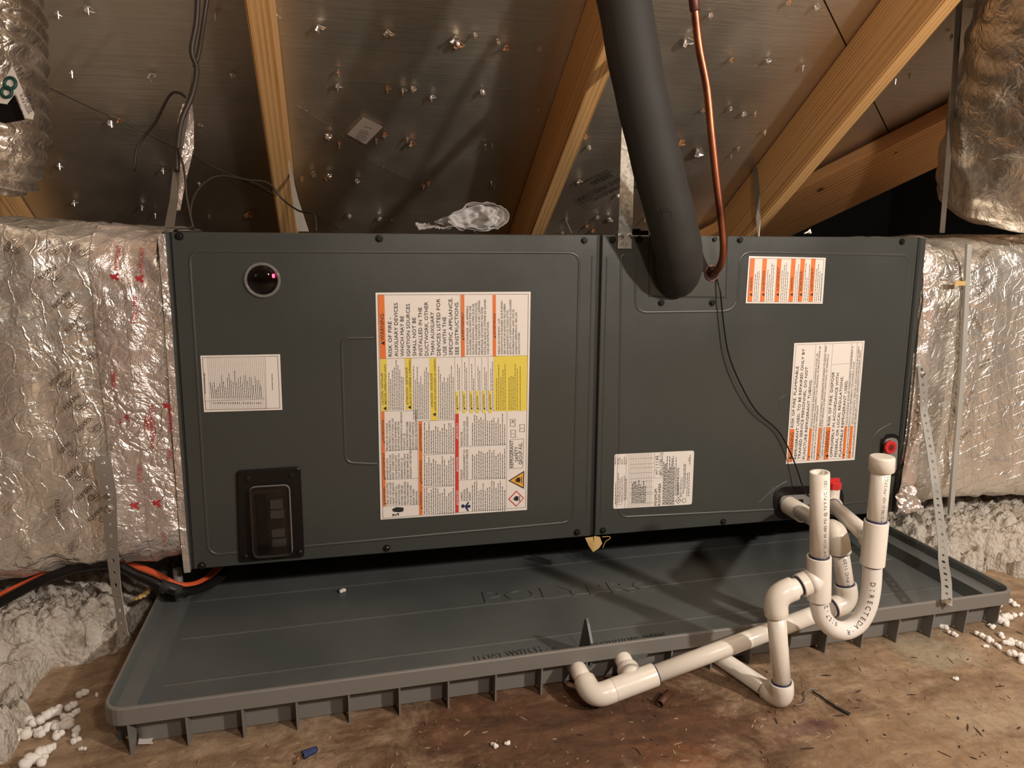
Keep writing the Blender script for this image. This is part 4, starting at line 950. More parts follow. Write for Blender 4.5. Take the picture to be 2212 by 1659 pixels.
# ================================================================ LINES
ho = Yp(1339, -60, -.11)
hose = [ho+[-.14, -.75, .58], ho+[-.10, -.40, .38], ho+[-.055, -.14, .20], ho+[-.02, -.03, .08], ho, Yp(1350, 10, -.105), Yp(1374, 150, -.10), Yp(1400, 270, -.092), Yp(1428, 390, -.08), Yp(1452, 480, -.066), Yp(1466, 545, -.05), Yp(1467, 578, -.030), Yp(1462, 592, -.008), Yp(1458, 597, .004)]
hc = catmull(hose, 7)
hl = thing('insulated_refrigerant_line', hc[-1], 'thick black foam-insulated refrigerant hose entering the top of the cabinet', 'hose')
nr = len(hc)
MB().tube([p for p in hc], [.0405-.0005*math.sin(i*.9) for i in range(nr)], 36).build('foam_sleeve', RUBBER, hl)
sl = MB()
# slit seam and lettering pressed into the sleeve
def hp(i, ang, rr=.0408):
    p = hc[i]; t = unit(hc[min(i+1, nr-1)]-hc[max(i-1, 0)]); c = unit(CAM-p); c = unit(c-t*(c@t)); s_ = np.cross(t, c); return p+(c*math.cos(ang)+s_*math.sin(ang))*rr
hstep = np.linalg.norm(hc[61]-hc[60])
for rr_ in (.0055, .0095):
    cpt = [];
    for k in range(13):
        a = k*math.pi/6; i = 60+rr_*1.2*math.cos(a)/hstep; i0 = int(i); cpt.append(lerp(hp(i0, (.15+rr_*math.sin(a)/.0408)), hp(i0+1, (.15+rr_*math.sin(a)/.0408)), i-i0))
    sl.tube(cpt+[cpt[0]], .0006, 5, caps=False)
sl.build('emblem', RUBBER, hl, kind='stuff')
co = Yp(1494, -40, -.09)
cop = [co+[-.10, -.80, .62], co+[-.07, -.42, .42], co+[-.035, -.14, .22], co+[-.008, -.03, .07], co, Yp(1500, 10, -.088), Yp(1510, 100, -.08), Yp(1527, 190, -.075), Yp(1537, 290, -.07), Yp(1549, 400, -.062), Yp(1558, 470, -.056), Yp(1563, 530, -.048), Yp(1560, 562, -.036), Yp(1550, 582, -.018), Yp(1538, 590, -.001), Yp(1534, 590, .006)]
cu = thing('copper_line', cop[-1], 'bare copper refrigerant pipe bending into a round hole in the cabinet', 'pipe')
MB().tube(catmull(cop, 6), .0066, 18).build('tube', COPPER, cu)
jt = unit(cop[5]-cop[4]); MB().tube([cop[4]-jt*.01, cop[5]+jt*.008, cop[5]+jt*.010], [.0082, .0082, .0068], 18).build('joint', mat('burnt_copper', (.16, .07, .06), .5, .8), cu)
def cable(name, pts, r_, m_, label, cat='cable', group=None, k=6, seg=10):
    return MB().tube(catmull(pts, k), r_, seg).build(name, m_, label=label, cat=cat, group=group)
cable('sensor_wire', [Yp(1549, 603, -.004), Yp(1556, 630, -.010), Yp(1562, 690, -.010), Yp(1574, 765, -.012), Yp(1600, 830, -.014), Yp(1634, 888, -.012), Yp(1680, 930, -.010), Yp(1706, 975, -.012), Yp(1722, 1015, -.016), Yp(1733, 1048, -.020), Yp(1742, 1064, -.012), Yp(1747, 1072, -.006)], .0014, BLACK, 'thin black wire draped down the cabinet from copper pipe to drain fitting', 'wire')
# wires at the upper left
WB = mat('brown_wire_jacket', (.035, .025, .018), .5)
cable('hanging_cable', [Yp(428, -20, .10), Yp(424, 50, .10), Yp(414, 110, .10), Yp(425, 150, .10), Yp(415, 205, .09), Yp(392, 262, .08), Yp(384, 320, .07), Yp(382, 370, .06)], .0042, WB, 'thicker brown cable hanging in front of the foil taped bracket')
cable('hanging_cable', [Yp(450, -20, .13), Yp(441, 40, .13), Yp(430, 110, .12), Yp(421, 145, .115)], .0036, WB, 'brown cable hanging at the top left, right one of the pair')
cable('loose_wire', [Yp(405, 213, .12), Yp(385, 200, .13), Yp(365, 208, .14), Yp(335, 265, .15), Yp(298, 315, .15), Yp(290, 370, .15)], .0022, WB, 'loose dark wire arching left of the foil taped bracket', 'wire')
cable('control_wire', [Yp(384, 315, .07), Yp(440, 350, .15), Yp(500, 378, .2), Yp(560, 400, .28), Yp(590, 420, .33)], .0016, WB, 'thin dark wire running right from the bracket behind the left rafter', 'wire')
cable('control_wire', [Yp(412, 495, .03), Yp(414, 440, .06), Yp(436, 400, .10), Yp(475, 380, .14), Yp(530, 388, .20), Yp(580, 396, .24), Yp(610, 430, .25), Yp(645, 455, .22), Yp(672, 460, .16), Yp(681, 470, .13), Yp(683, 499, .10)], .0018, WB, 'dark wire arching over the left rafter down to the cabinet top', 'wire')
cable('control_wire', [Yp(385, 320, .065), Yp(398, 370, .05), Yp(404, 430, .04), Yp(418, 497, .03)], .0018, WB, 'dark wire dropping from the bracket to the cabinet corner', 'wire')
# power cables at lower left
OC = [Zp(-60, 1320, -.60), Yp(0, 1287, .02), Yp(70, 1254, .03), Yp(140, 1228, .04), Yp(200, 1216, .06), Yp(260, 1215, .06), Yp(330, 1236, .05), Yp(380, 1262, .04), Yp(420, 1262, .06), Yp(450, 1246, .10), Yp(475, 1225, .14)]
cable('orange_cable', OC, .0055, ORCAB, 'orange power cable passing under the left duct into the cabinet base')
BC = [Yp(-40, 1325, -.01), Yp(30, 1285, 0), Yp(110, 1245, .01), Yp(180, 1224, .02), Yp(250, 1222, .02), Yp(300, 1245, .015), Yp(345, 1263, .01), Yp(390, 1277, .015), Yp(430, 1272, .04), Yp(465, 1255, .07), Yp(490, 1230, .12)]
bc_ = thing('black_cable', BC[0], 'thick black cable looping under the left duct over the pan corner', 'cable')
MB().tube(catmull(BC, 6), .0078, 14).build('jacket', BLACK, bc_)
MB().tube([BC[6], lerp(BC[6], BC[7], .5), BC[7]], .0095, 12).build('tape_wrap', RUBBER, bc_)

# ================================================================ STRAPS
def perf(name, pts, wd, wdir, label, pitch, cat='strap', tend=None):
    P = catmull(pts, 10); Ls = [0]
    for a, b in zip(P, P[1:]): Ls.append(Ls[-1]+np.linalg.norm(b-a))
    def at(s_):
        s_ = min(max(s_, 0), Ls[-1]-1e-6); i = min(max(j for j in range(len(Ls)) if Ls[j] <= s_), len(P)-2); t = (s_-Ls[i])/(Ls[i+1]-Ls[i]); return lerp(P[i], P[i+1], t), unit(P[i+1]-P[i])
    n_ = int(Ls[-1]/pitch); pt = Ls[-1]/n_; mb = MB()
    for k in range(n_):
        rh = .0034 if k % 2 == 0 else .0024; s0 = k*pt; s1 = s0+pt; sm_ = (s0+s1)/2; front = []; 
        out = [(s0, -1), (sm_, -1), (s1, -1), (s1, 0), (s1, 1), (sm_, 1), (s0, 1), (s0, 0)]
        inn = [(sm_+rh*math.cos(a), rh*math.sin(a)/(wd/2)) for a in [math.radians(q) for q in (225, 270, 315, 0, 45, 90, 135, 180)]]
        for th in (-1, 1):
            vs = []
            for s_, w_ in out+inn:
                p, t = at(s_); wv = unit(lerp(wdir[0], wdir[1], s_/Ls[-1])); wv = unit(wv-t*(wv@t)); nn_ = np.cross(t, wv); vs.append(p+wv*w_*wd/2+nn_*th*.0005)
            front.append(vs)
        vs = front[0]+front[1]
        fs = [(i, (i+1) % 8, 8+(i+1) % 8, 8+i) for i in range(8)]+[(16+8+i, 16+8+(i+1) % 8, 16+(i+1) % 8, 16+i) for i in range(8)]
        fs += [(8+i, 8+(i+1) % 8, 24+(i+1) % 8, 24+i) for i in range(8)]+[(i, (i+1) % 8, 16+(i+1) % 8, 16+i) for i in (0, 1, 4, 5)]
        mb.add(vs, fs)
    th_ = thing(name, P[-1], label, cat); mb.build('band', STRAPM, th_); return th_
def srew(par, p, d, r_=.005, m_=BRIGHT):
    p = np.array(p); d = unit(d); MB().tube([p, p+d*.004, p+d*.005], [r_, r_, r_*.6], 6, smooth=False).build('screw', m_, par)
pts = [(1990, 790, .0), (1995, 850, -.006), (1996, 891, -.012), (2004, 935, -.03), (2014, 999, -.06), (2020, 1042, -.08), (2026, 1086, -.11), (2031, 1130, -.14), (2036, 1173, -.17), (2038, 1214, -.20), (2044, 1258, -.24), (2045, 1306, py0-.0025)]
ps = perf('perforated_strap', [Yp(a, b, y-.008) for a, b, y in pts], .0185, (X, X), 'perforated metal strap from right duct down to the pan rim', .0155)
srew(ps, Yp(1992, 808, -.010), (0, -1, 0)); srew(ps, Yp(2045, 1296, py0-.012), (0, -1, 0), .006)
pts = [(221, 985, -.026), (229, 1030, -.028), (236, 1070, -.029), (237, 1101, -.030), (240, 1148, -.031), (244, 1204, -.034), (251, 1269, -.042), (259, 1318, -.056), (263, 1350, -.07), (270, 1382, -.09)]
ps2 = perf('perforated_strap', [Yp(a, b, y-.004) for a, b, y in pts], .0225, (X, unit([.6, -.8, 0])), 'perforated metal strap from left duct down to the pan corner', .0195)
srew(ps2, Yp(235, 1070, -.033), (0, -1, 0), .0045, GALV); srew(ps2, Yp(236, 1097, -.034), (0, -1, 0), .0055)
hs = thing('hanger_strap', Yp(1350, 530), 'flat galvanized hanger strap screwed to the cabinet left of the black hose', 'strap')
MB().ribbon([Yp(1349, 537, -.003), Yp(1350, 500, -.003), Yp(1351, 497, -.002), Yp(1358, 250, .07), Yp(1363, 100, .12)], .0262, X, .001).build('band', GALV, hs)
srew(hs, Yp(1341, 511, -.003), (0, -1, 0)); srew(hs, Yp(1360, 511, -.003), (0, -1, 0))
MB().ribbon([Yp(2035, 503, .03), Yp(2052, 300, .045), Yp(2063, 150, .055), Yp(2073, 0, .07), Yp(2079, -80, .08)], [.021, .022, .024, .026, .027], unit(X+Yv*.4), .001).build('hanger_strap', STRAPD, label='long dull metal strap rising from the right cabinet corner past the board', cat='strap')
MB().ribbon([Xp(1633, 362, 1.362), Xp(1635, 420, 1.360), Xp(1638, 470, 1.358), Xp(1639, 515, 1.357)], [.018, .018, .012, .003], [unit(Yv-X*.5), unit(Yv-X*.5), unit(Yv-X*1.5), unit(X-Yv*.2)], .001).build('hanger_strap', STRAPD, label='short metal strap nailed on the side of the right rafter', cat='strap')
fb = thing('foil_wrapped_bracket', Yp(370, 490, .03), 'hanging strap wrapped in crinkled foil tape above the left duct', 'strap')
MB().ribbon([Yp(405, 225, .10), Yp(402, 260, .10), Yp(400, 320, .09), Yp(388, 395, .07), Yp(376, 455, .05)], [.014, .024, .026, .017, .018], [unit(X+Yv*.1*(-1)**i) for i in range(5)], .003).build('tape_wrap', FOILT, fb)
MB().ribbon([Yp(412, 160, .115), Yp(404, 240, .10), Yp(384, 340, .075), Yp(376, 430, .05), Yp(366, 492, .02)], [.004, .008, .010, .012, .014], X, .0015).build('band', STRAPD, fb)
MB().ribbon([Yp(622, 345, .45), Yp(638, 430, .44), Yp(655, 500, .43)], [.003, .012, .024], X, .001).build('metal_flashing', STRAPD, label='triangular sliver of galvanized sheet beside the left rafter', cat='sheet metal')

# ================================================================ DUCTS
def nz(x, y, z, s_): return noise.noise(Vector((x*s_, y*s_, z*s_)))
def duct_sec(t, yc, zc_, hy, hz, ex):
    a = 2*math.pi*t; c, s_ = math.cos(a), math.sin(a)
    return yc+hy*math.copysign(abs(c)**(2/ex), c), zc_+hz*math.copysign(abs(s_)**(2/ex), s_)
def ductF(x0, x1, par, ex=7, off=0., amp=.004):
    """par(u)-> (yc,zc,hy,hz)"""
    def F(i, j):
        x = x0+(x1-x0)*i; yc, zc_, hy, hz = par(i); y, z = duct_sec(j, yc, zc_, hy+off, hz+off, ex)
        d = amp*(nz(x, y, z, 7)*1.5+nz(x+5, y, z, 24)*.6-abs(nz(x, y+9, z*.6, 13))*1.8-abs(nz(x+3, y, z*.8, 31))*1.0+.6)
        ny, nzz = (y-yc)/hy, (z-zc_)/hz; L = math.hypot(ny**3, nzz**3)+1e-6
        return np.array([x, y+d*ny**3/L, z+d*nzz**3/L])
    return F
ld = thing('left_duct', (-.3, .27, FZ+.1), 'foil-faced insulated duct box joined to the left end of the cabinet', 'duct')
def lpar(u):  # u 0 at cabinet, 1 far left
    bulge = min(1, u*3)
    return (.27, -.272+.004*bulge-.0*u, .272+.012*bulge, .272+.022*bulge)
NU = 90
MB().grid(ductF(-.012, -.95, lpar, 8, 0, .0065), 130, 260, True, True).build('insulation_wrap', FOIL, ld)
def tapeL(x0, x1, off, amp=.0065):
    F0 = ductF(-.012, -.95, lpar, 8, off, amp)
    return lambda i, j: F0((-.012-(x0+(x1-x0)*i))/.938, j)
MB().grid(tapeL(-.016, -.062, .0045), 14, 260, True, True).build('foil_tape', FOILT, ld)
MB().grid(tapeL(-.055, -.108, .0032), 14, 260, True, True).build('foil_tape', FOILT, ld)
ledge = Yp(356, 510, -.002)
# folded foil edge beside the flange
MB().ribbon([Yp(349, 505, -.006), Yp(364, 700, -.006), Yp(381, 950, -.006), Yp(396, 1150, -.006), Yp(405, 1236, -.006)], .010, X, .004).build('foil_edge', FOILT, ld)
def surf(F, x0, x1, par, ex, off, lift):
    """y of a duct's front face at (x, z)"""
    def g(p):
        i = min(max((p[0]-x0)/(x1-x0), 0), 1); yc, zc_, hy, hz = par(i); q = max(-.97, min(.97, (p[2]-zc_)/(hz+off)))
        a = math.pi-math.asin(math.copysign(abs(q)**(ex/2), q)); return np.array([p[0], F(i, (a/(2*math.pi)) % 1)[1]-lift, p[2]])
    return g
FL0 = ductF(-.012, -.95, lpar, 8, .0045, .0065)
SURF = surf(FL0, -.012, -.95, lpar, 8, .0045, .0012)
def foil_text(mb, txt, a, b, hpx, y):
    A, B = Yp(*a, y), Yp(*b, y); e = B-A; L = np.linalg.norm(e); e /= L; up = unit(np.array([-e[2], 0, e[0]])); hh = hpx*.00075
    text_on(mb, txt, lambda q, h: SURF(A+e*q+up*h), L, hh)
fx_ = MB()
for (a, b) in (((82, 606), (118, 580)), ((115, 668), (150, 634)), ((142, 720), (172, 690)), ((110, 836), (142, 808)), ((140, 888), (172, 858)), ((166, 938), (196, 908)), ((128, 985), (150, 962)), ((138, 1042), (170, 1015)), ((166, 1088), (198, 1056)), ((192, 1132), (222, 1104)), ((85, 548), (100, 520)), ((150, 545), (165, 532)), ((220, 1180), (232, 1172)), ((168, 770), (178, 760)), ((5, 545), (22, 520))):
    foil_text(fx_, 'FLEXFIX', a, b, 9, -.0215)
    m_ = ((a[0]+b[0])/2+10, (a[1]+b[1])/2+9); c_ = Yp(*m_, -.0215); pth = [SURF(q) for q in circle_pts(c_, .0042, X, Zv, 14)]; fx_.tube(pth+[pth[0]], .0004, 4, caps=False)
    for k in range(3): foil_text(fx_, 'IIIII', (m_[0]+2+k*4, m_[1]+k*4), (m_[0]+15+k*4, m_[1]-10+k*4), 2.2, -.0215)
for (a, b) in (((112, 1085), (118, 1130)), ((146, 1175), (140, 1205))): foil_text(fx_, 'FLEXFIX', a, b, 9, -.0215)
fx_.build('print', INKBR, ld, kind='stuff')
rt = MB()
for (a, b) in (((247, 585), (250, 530)), ((300, 590), (302, 535)), ((243, 855), (245, 805)), ((303, 862), (305, 812)), ((265, 900), (270, 970)), ((318, 880), (322, 945)), ((358, 890), (362, 940)), ((290, 1010), (292, 1050))):
    foil_text(rt, 'HARDCAST', a, b, 9, -.0215)
for (a, b) in (((262, 905), (272, 1000)), ((316, 900), (320, 975)), ((368, 960), (374, 1030)), ((345, 1160), (350, 1210)), ((236, 810), (238, 855)), ((290, 700), (292, 640))):
    foil_text(rt, 'FOIL-GRIP', a, b, 8, -.0215)
for (a, b) in (((305, 905), (308, 935)), ((356, 975), (360, 998)), ((250, 910), (252, 935))): foil_text(rt, '1402', a, b, 8, -.0215)
for (u, v) in ((240, 598), (294, 602), (357, 880), (286, 1098), (334, 1092)):
    for a, b in (((-9, -3), (0, 1)), ((0, 1), (8, -6)), ((0, 1), (9, 8)), ((0, 1), (-6, 5))):
        p, q = Yp(u+a[0], v+a[1], -.0215), Yp(u+b[0], v+b[1], -.0215); e = unit(q-p); w_ = np.array([-e[2], 0, e[0]])*.0017; rt.prism([SURF(r_) for r_ in (p-w_, q-w_, q+w_, p+w_)], (0, .0004, 0))
rt.build('red_print', INKR, ld, kind='stuff')

FLG = mat('zinc_flange', (.50, .50, .47), .45, .3)
rd = thing('right_duct', (1.7, .27, FZ+.1), 'foil-faced insulated duct box joined to the right end of the cabinet', 'duct')
def rpar(u):
    bulge = min(1, max(0, u-.1)*4)
    return (.275, -.288+.0*u, .272+.006*bulge, .288+.012*bulge)
MB().grid(ductF(1.392, 2.45, rpar, 8, 0, .006), 130, 260, True, True).build('insulation_wrap', FOIL, rd)
def tapeR(x0, x1, off, amp=.006):
    F0 = ductF(1.392, 2.45, rpar, 8, off, amp)
    def G(i, j):
        # edges lean with the cabinet side
        p = F0(((x0+(x1-x0)*i)-1.392)/1.058, j); return p
    return G
MB().grid(tapeR(1.394, 1.428, .006), 12, 260, True, True).build('foil_tape', FOILT, rd)
MB().grid(tapeR(1.422, 1.478, .0045), 14, 260, True, True).build('dusty_tape', FOILG, rd)
MB().ribbon([Yp(2092, 528, -.010), Yp(2080, 780, -.010), Yp(2062, 1000, -.010), Yp(2053, 1110, -.010)], .011, X, .006).build('metal_flange', FLG, rd)
MB().ribbon([Yp(2062, 612, -.022), Yp(2085, 612, -.022)], .009, Zv, .002).build('screw_clip', KRAFT, rd)
SURF = surf(ductF(1.392, 2.45, rpar, 8, .0045, .006), 1.392, 2.45, rpar, 8, .0045, .0012)
rp_ = MB()
for (a, b) in (((2130, 640), (2152, 610)), ((2118, 690), (2138, 720)), ((2100, 880), (2120, 850)), ((2090, 960), (2112, 935)), ((2062, 1040), (2078, 1020)), ((2140, 800), (2160, 780)), ((2088, 590), (2094, 560)), ((2150, 560), (2180, 540))): foil_text(rp_, 'FLEXFIX', a, b, 9, -.0215)
rp_.build('print', INKBR, rd, kind='stuff')
rr = MB()
foil_text(rr, 'HARDCAST', (2017, 565), (2013, 620), 9, -.021); foil_text(rr, 'FOIL-GRIP', (2011, 640), (2006, 692), 8, -.021); foil_text(rr, '1402', (2022, 645), (2020, 668), 6, -.021)
foil_text(rr, 'HARDCAST', (1972, 1010), (1968, 1062), 8, -.024)
for (u, v) in ((2018, 558), (1972, 1002)):
    for a, b in (((-8, -3), (0, 1)), ((0, 1), (7, -6)), ((0, 1), (8, 7))):
        p, q = Yp(u+a[0], v+a[1], -.021), Yp(u+b[0], v+b[1], -.021); e = unit(q-p); w_ = np.array([-e[2], 0, e[0]])*.0014; rr.prism([SURF(r_) for r_ in (p-w_, q-w_, q+w_, p+w_)], (0, .0004, 0))
rr.build('red_print', INKR, rd, kind='stuff')
tc_ = [Yp(a, b, -.010) for a, b in ((1941, 1050), (1976, 1052), (1986, 1098), (1930, 1110))]
def tapeend(i, j):
    p = lerp(lerp(tc_[0], tc_[1], i), lerp(tc_[3], tc_[2], i), j); return p+np.array([.004*nz(*p, 60), -.004-.009*nz(*p, 55)-.006*nz(*p, 130)-.004*j, .004*nz(p[2], p[0], 0, 60)])
tpo = MB().grid(tapeend, 26, 30, True).build('loose_tape_end', FOILT, rd)
tpm = tpo.modifiers.new('solid', 'SOLIDIFY'); tpm.thickness = .0005

# big flexible duct, upper right
ffc = [Dp(2500, -300, 1.22), Dp(2425, -130, 1.26), Dp(2355, 40, 1.32), Dp(2300, 190, 1.39), Dp(2262, 320, 1.46), Dp(2262, 425, 1.52)]
fd = thing('flexible_duct', ffc[-1], 'large crinkled foil flexible duct curving down at the upper right', 'duct')
cc_ = catmull(ffc, 14); nC = len(cc_)
fm = MB(); P_ = [V3(p) for p in cc_]
def flexF(path, r0, rib, wr_, seed):
    n_ = len(path); T = [unit(path[min(i+1, n_-1)]-path[max(i-1, 0)]) for i in range(n_)]
    a0 = unit(np.cross(T[0], Yv))
    def F(i, j):
        f = i*(n_-1); k = min(int(f), n_-2); t = f-k; p = lerp(path[k], path[k+1], t); T_ = unit(lerp(T[k], T[k+1], t)); a = unit(a0-T_*(a0@T_)); b = np.cross(T_, a); th = 2*math.pi*j
        L = i*10; q = p+a*math.cos(th)*r0+b*math.sin(th)*r0
        end = min(1, (1-i)*9)**.45 if i > .88 else 1
        r_ = r0*(.62+.38*end)*(1+rib*math.sin(L*2*math.pi*1.6))+wr_*(nz(*q, 10)*1.2+nz(*q, 25)*.7+seed*0)
        return p+a*math.cos(th)*r_+b*math.sin(th)*r_
    return F
fm.grid(flexF(cc_, .188, .004, .009, 1), 130, 120, True, True).build('foil_jacket', FOILF, fd)
# flex duct upper left with its label
fl_ = [Dp(-150, -200, 1.08), Dp(-125, 0, 1.08), Dp(-112, 150, 1.08), Dp(-112, 290, 1.09), Dp(-130, 380, 1.10)]
fd2 = thing('flexible_duct', fl_[2], 'wrinkled foil flexible duct hanging at the left edge of the photo', 'duct')
MB().grid(flexF(catmull(fl_, 12), .128, .03, .008, 2), 90, 90, True, True).build('foil_jacket', FOILF, fd2)
DLAB = .985
lbq = [(26, 142), (44, 185), (73, 245), (70, 258), (55, 255), (33, 200), (14, 225), (-6, 222), (-4, 195), (8, 175)]
lo = MB().prism([Dp(a, b, DLAB) for a, b in lbq], FW*.001).build('paper_label', PAPER, fd2)
tt = MB(); A = Dp(10, 204, DLAB-.001); e = unit(Dp(24, 178, DLAB-.001)-A); up = np.cross(e, FW)*-1; text_on(tt, '8', lambda q, h: A+e*q*1+(-up)*h, None, .014) if False else None
c8 = [Dp(14.5, 199, DLAB-.0012), Dp(22, 180, DLAB-.0012)]
for c_, rr_ in zip(c8, (.0072, .0080)): pth = circle_pts(c_, rr_, RT, UP, 16); tt.tube(pth+[pth[0]], .0022, 6, caps=False)
tt.build('green_figure', INKG, lo, kind='stuff')
tl = MB()
for k in range(3):
    A = Dp(43+k*6, 205-k*6, DLAB-.001); B = Dp(60+k*5, 246-k*4, DLAB-.001); e = unit(B-A); up = unit(np.cross(-FW, e)); text_on(tl, ('R-4.2 NOM', 'IIII III IIIII', 'IIIII IIII III')[k], lambda q, h: A+e*q+up*h, np.linalg.norm(B-A), .0035)
tl.build('print', INK, lo, kind='stuff')
MB().prism([Dp(a, b, .995) for a, b in ((0, 222), (30, 205), (45, 240), (52, 258), (8, 266), (-5, 262))], FW*.002).build('black_panel', BLACK, fd2)

# ================================================================ INSULATION
def pile(x0, x1, y0, y1, hfun, res, label):
    nx, ny = int((x1-x0)/res), int((y1-y0)/res); mb = MB(); vs = []; keep = {}
    H = np.zeros((nx, ny))
    for i in range(nx):
        for j in range(ny):
            x, y = x0+(x1-x0)*i/(nx-1), y0+(y1-y0)*j/(ny-1); H[i, j] = hfun(x, y)
    idx = -np.ones((nx, ny), int)
    for i in range(nx):
        for j in range(ny):
            if H[max(0, i-1):i+2, max(0, j-1):j+2].max() > 0:
                idx[i, j] = len(vs); x, y = x0+(x1-x0)*i/(nx-1), y0+(y1-y0)*j/(ny-1)
                w_ = res*.9*max(0, min(1, H[i, j]*60)); vs.append((x+w_*nz(x, y, 3, 40), y+w_*nz(x, y, 7, 40), FZ-.001+max(0, H[i, j])))
    fs = [(idx[i, j], idx[i+1, j], idx[i+1, j+1], idx[i, j+1]) for i in range(nx-1) for j in range(ny-1) if min(idx[i, j], idx[i+1, j], idx[i+1, j+1], idx[i, j+1]) >= 0]
    mb.add(vs, fs, True); return mb.build('loose_insulation', INSUL, label=label, cat='insulation', kind='stuff', origin=(0, 0, FZ), fixn=False)
def lump(x, y):
    v = noise.voronoi(Vector((x*48, y*48, 2)))[0]; v2 = noise.voronoi(Vector((x*105, y*105, 5)))[0]
    return (1-min(1, v[0]*1.3))**.7*.018+(1-min(1, v2[0]*1.2))**.8*.0125+noise.fractal(Vector((x*60, y*60, 1)), 1, 2, 3)*.003
def hl_(x, y):
    e = nz(x, y, 0, 5)*.07+nz(x, y, 0, 16)*.05+nz(x, y, 0, 40)*.03
    lim = -.165+.0*y if y < .2 else -.10
    d = (lim-.05-x+e) if y < -.02 else (-.11-x+e)
    front = y+.235+e*.8
    if x > -.30: front = min(front, (y+.27+e))
    # bare patch of plywood
    hole = math.hypot((x+.30)/.085, (y+.165)/.04)-1+e*6
    m_ = min(d, front, hole*.09)
    if m_ <= 0: return -1
    return min(.012+m_*.55, .06)+.02*nz(x, y, 4, 6)+lump(x, y)*1.2
pile(-.85, -.06, -.40, .95, hl_, .0046, 'pile of loose white blown insulation on the plywood at lower left')
def hr_(x, y):
    e = nz(x, y, 9, 5)*.08+nz(x, y, 9, 16)*.06+nz(x, y, 9, 40)*.03
    d = x-1.465-max(0, (.0-y))*1.1+e*.9 if y < .0 else x-1.45+e
    front = y+.20+(x-1.5)*-.15+e
    m_ = min(d, front)
    if m_ <= 0: return -1
    return min(.012+m_*.5, .055)+.02*nz(x, y, 14, 6)+lump(x+3, y)*1.3
pile(1.42, 2.3, -.35, 1.2, hr_, .0046, 'pile of loose white blown insulation beyond the right end of pan')
# loose tufts
def tuft_mesh(seed):
    rnd = random.Random(seed); bm = bmesh.new()
    for k in range(rnd.randint(4, 7)):
        r_ = rnd.uniform(.25, .5); M4 = Matrix.Translation((rnd.uniform(-.7, .7), rnd.uniform(-.45, .45), r_*.7+rnd.uniform(0, .15)))
        bmesh.ops.create_icosphere(bm, subdivisions=2, radius=r_, matrix=M4)
    for v in bm.verts: v.co += v.co.normalized()*noise.noise(v.co*5+Vector((seed, 0, 0)))*.16; v.co.z = max(v.co.z, .0)
    me = bpy.data.meshes.new('insulation_tuft'); bm.to_mesh(me); bm.free(); me.materials.append(FLUFF)
    for p in me.polygons: p.use_smooth = True
    return me
TM = [tuft_mesh(i) for i in range(5)]
def tuft(u, v, s_, label, z=FZ, group=None):
    p = Zp(u, v, z); o = bpy.data.objects.new('insulation_tuft', TM[rn.randrange(5)]); COL.objects.link(o); o.location = p; o.scale = (s_,)*3; o.rotation_euler = (0, 0, rn.uniform(0, 6)); tag(o, label, 'tuft', group); return o
tuft(742, 1279, .008, 'small white tuft lying on the pan floor below the cabinet', PFZ+.0005)
tuft(1069, 1612, .007, 'white tuft on the stained plywood below the pan centre, left of a pair', FZ); tuft(1094, 1608, .0055, 'white tuft on the stained plywood below the pan centre, right of a pair', FZ)
def crumbs(lst, label):
    bm = bmesh.new(); lo = None
    for (u, v, s_) in lst:
        p = Zp(u, v, FZ); k = len(bm.verts); bm.from_mesh(TM[rn.randrange(5)]); bm.verts.ensure_lookup_table()
        M4 = Matrix.Translation(V3(p-np.array([0, 0, FZ])))@Matrix.Rotation(rn.uniform(0, 6), 4, 'Z')@Matrix.Scale(s_, 4)
        for q in bm.verts[k:]: q.co = M4@q.co
    me = bpy.data.meshes.new('loose_insulation'); bm.to_mesh(me); bm.free(); me.materials.append(FLUFF)
    for p in me.polygons: p.use_smooth = True
    o = bpy.data.objects.new('loose_insulation', me); COL.objects.link(o); o.location = (0, 0, FZ); tag(o, label, 'insulation', None, 'stuff')
crumbs(((2118, 1378, .011), (2135, 1384, .012), (2160, 1376, .010), (2172, 1392, .011), (2155, 1400, .008), (2131, 1399, .006), (2190, 1393, .014), (2208, 1402, .012), (2190, 1418, .013), (2205, 1430, .012), (2185, 1332, .010), (2203, 1330, .007), (2150, 1345, .018), (2165, 1335, .016), (2160, 1310, .014), (2175, 1300, .012), (2140, 1355, .01), (2170, 1350, .012), (2155, 1325, .012), (2195, 1310, .010)), 'white insulation crumbs strewn on plywood at the right front pan corner')
crumbs(((158, 1530, .011), (165, 1545, .010), (168, 1585, .012), (95, 1636, .016), (65, 1650, .018), (110, 1625, .012), (85, 1648, .014), (130, 1570, .016), (150, 1565, .014), (40, 1600, .018), (20, 1585, .016), (60, 1590, .014), (78, 1562, .016), (105, 1555, .016), (125, 1590, .012), (12, 1500, .008), (145, 1550, .012), (112, 1575, .013), (90, 1585, .012), (118, 1540, .014)), 'white insulation crumbs strewn on plywood at the left front pan corner')
tuft(2036, 1356, .012, 'white tuft tucked under the pan rim below the right perforated strap'); tuft(2058, 1374, .010, 'white tuft on bare plywood just in front of the right perforated strap')
tuft(2062, 1468, .006, 'tiny white tuft alone on plywood far in front of the right strap'); tuft(182, 1503, .011, 'white tuft alone on plywood left of the pan, nearest the front corner')
tuft(208, 1504, .005, 'tiny white crumb on plywood touching the left pan edge'); tuft(165, 1600, .010, 'white tuft on plywood at lower left, below the strewn crumbs'); tuft(178, 1620, .006, 'small white crumb at the bottom left of the photo, right of the crumbs')

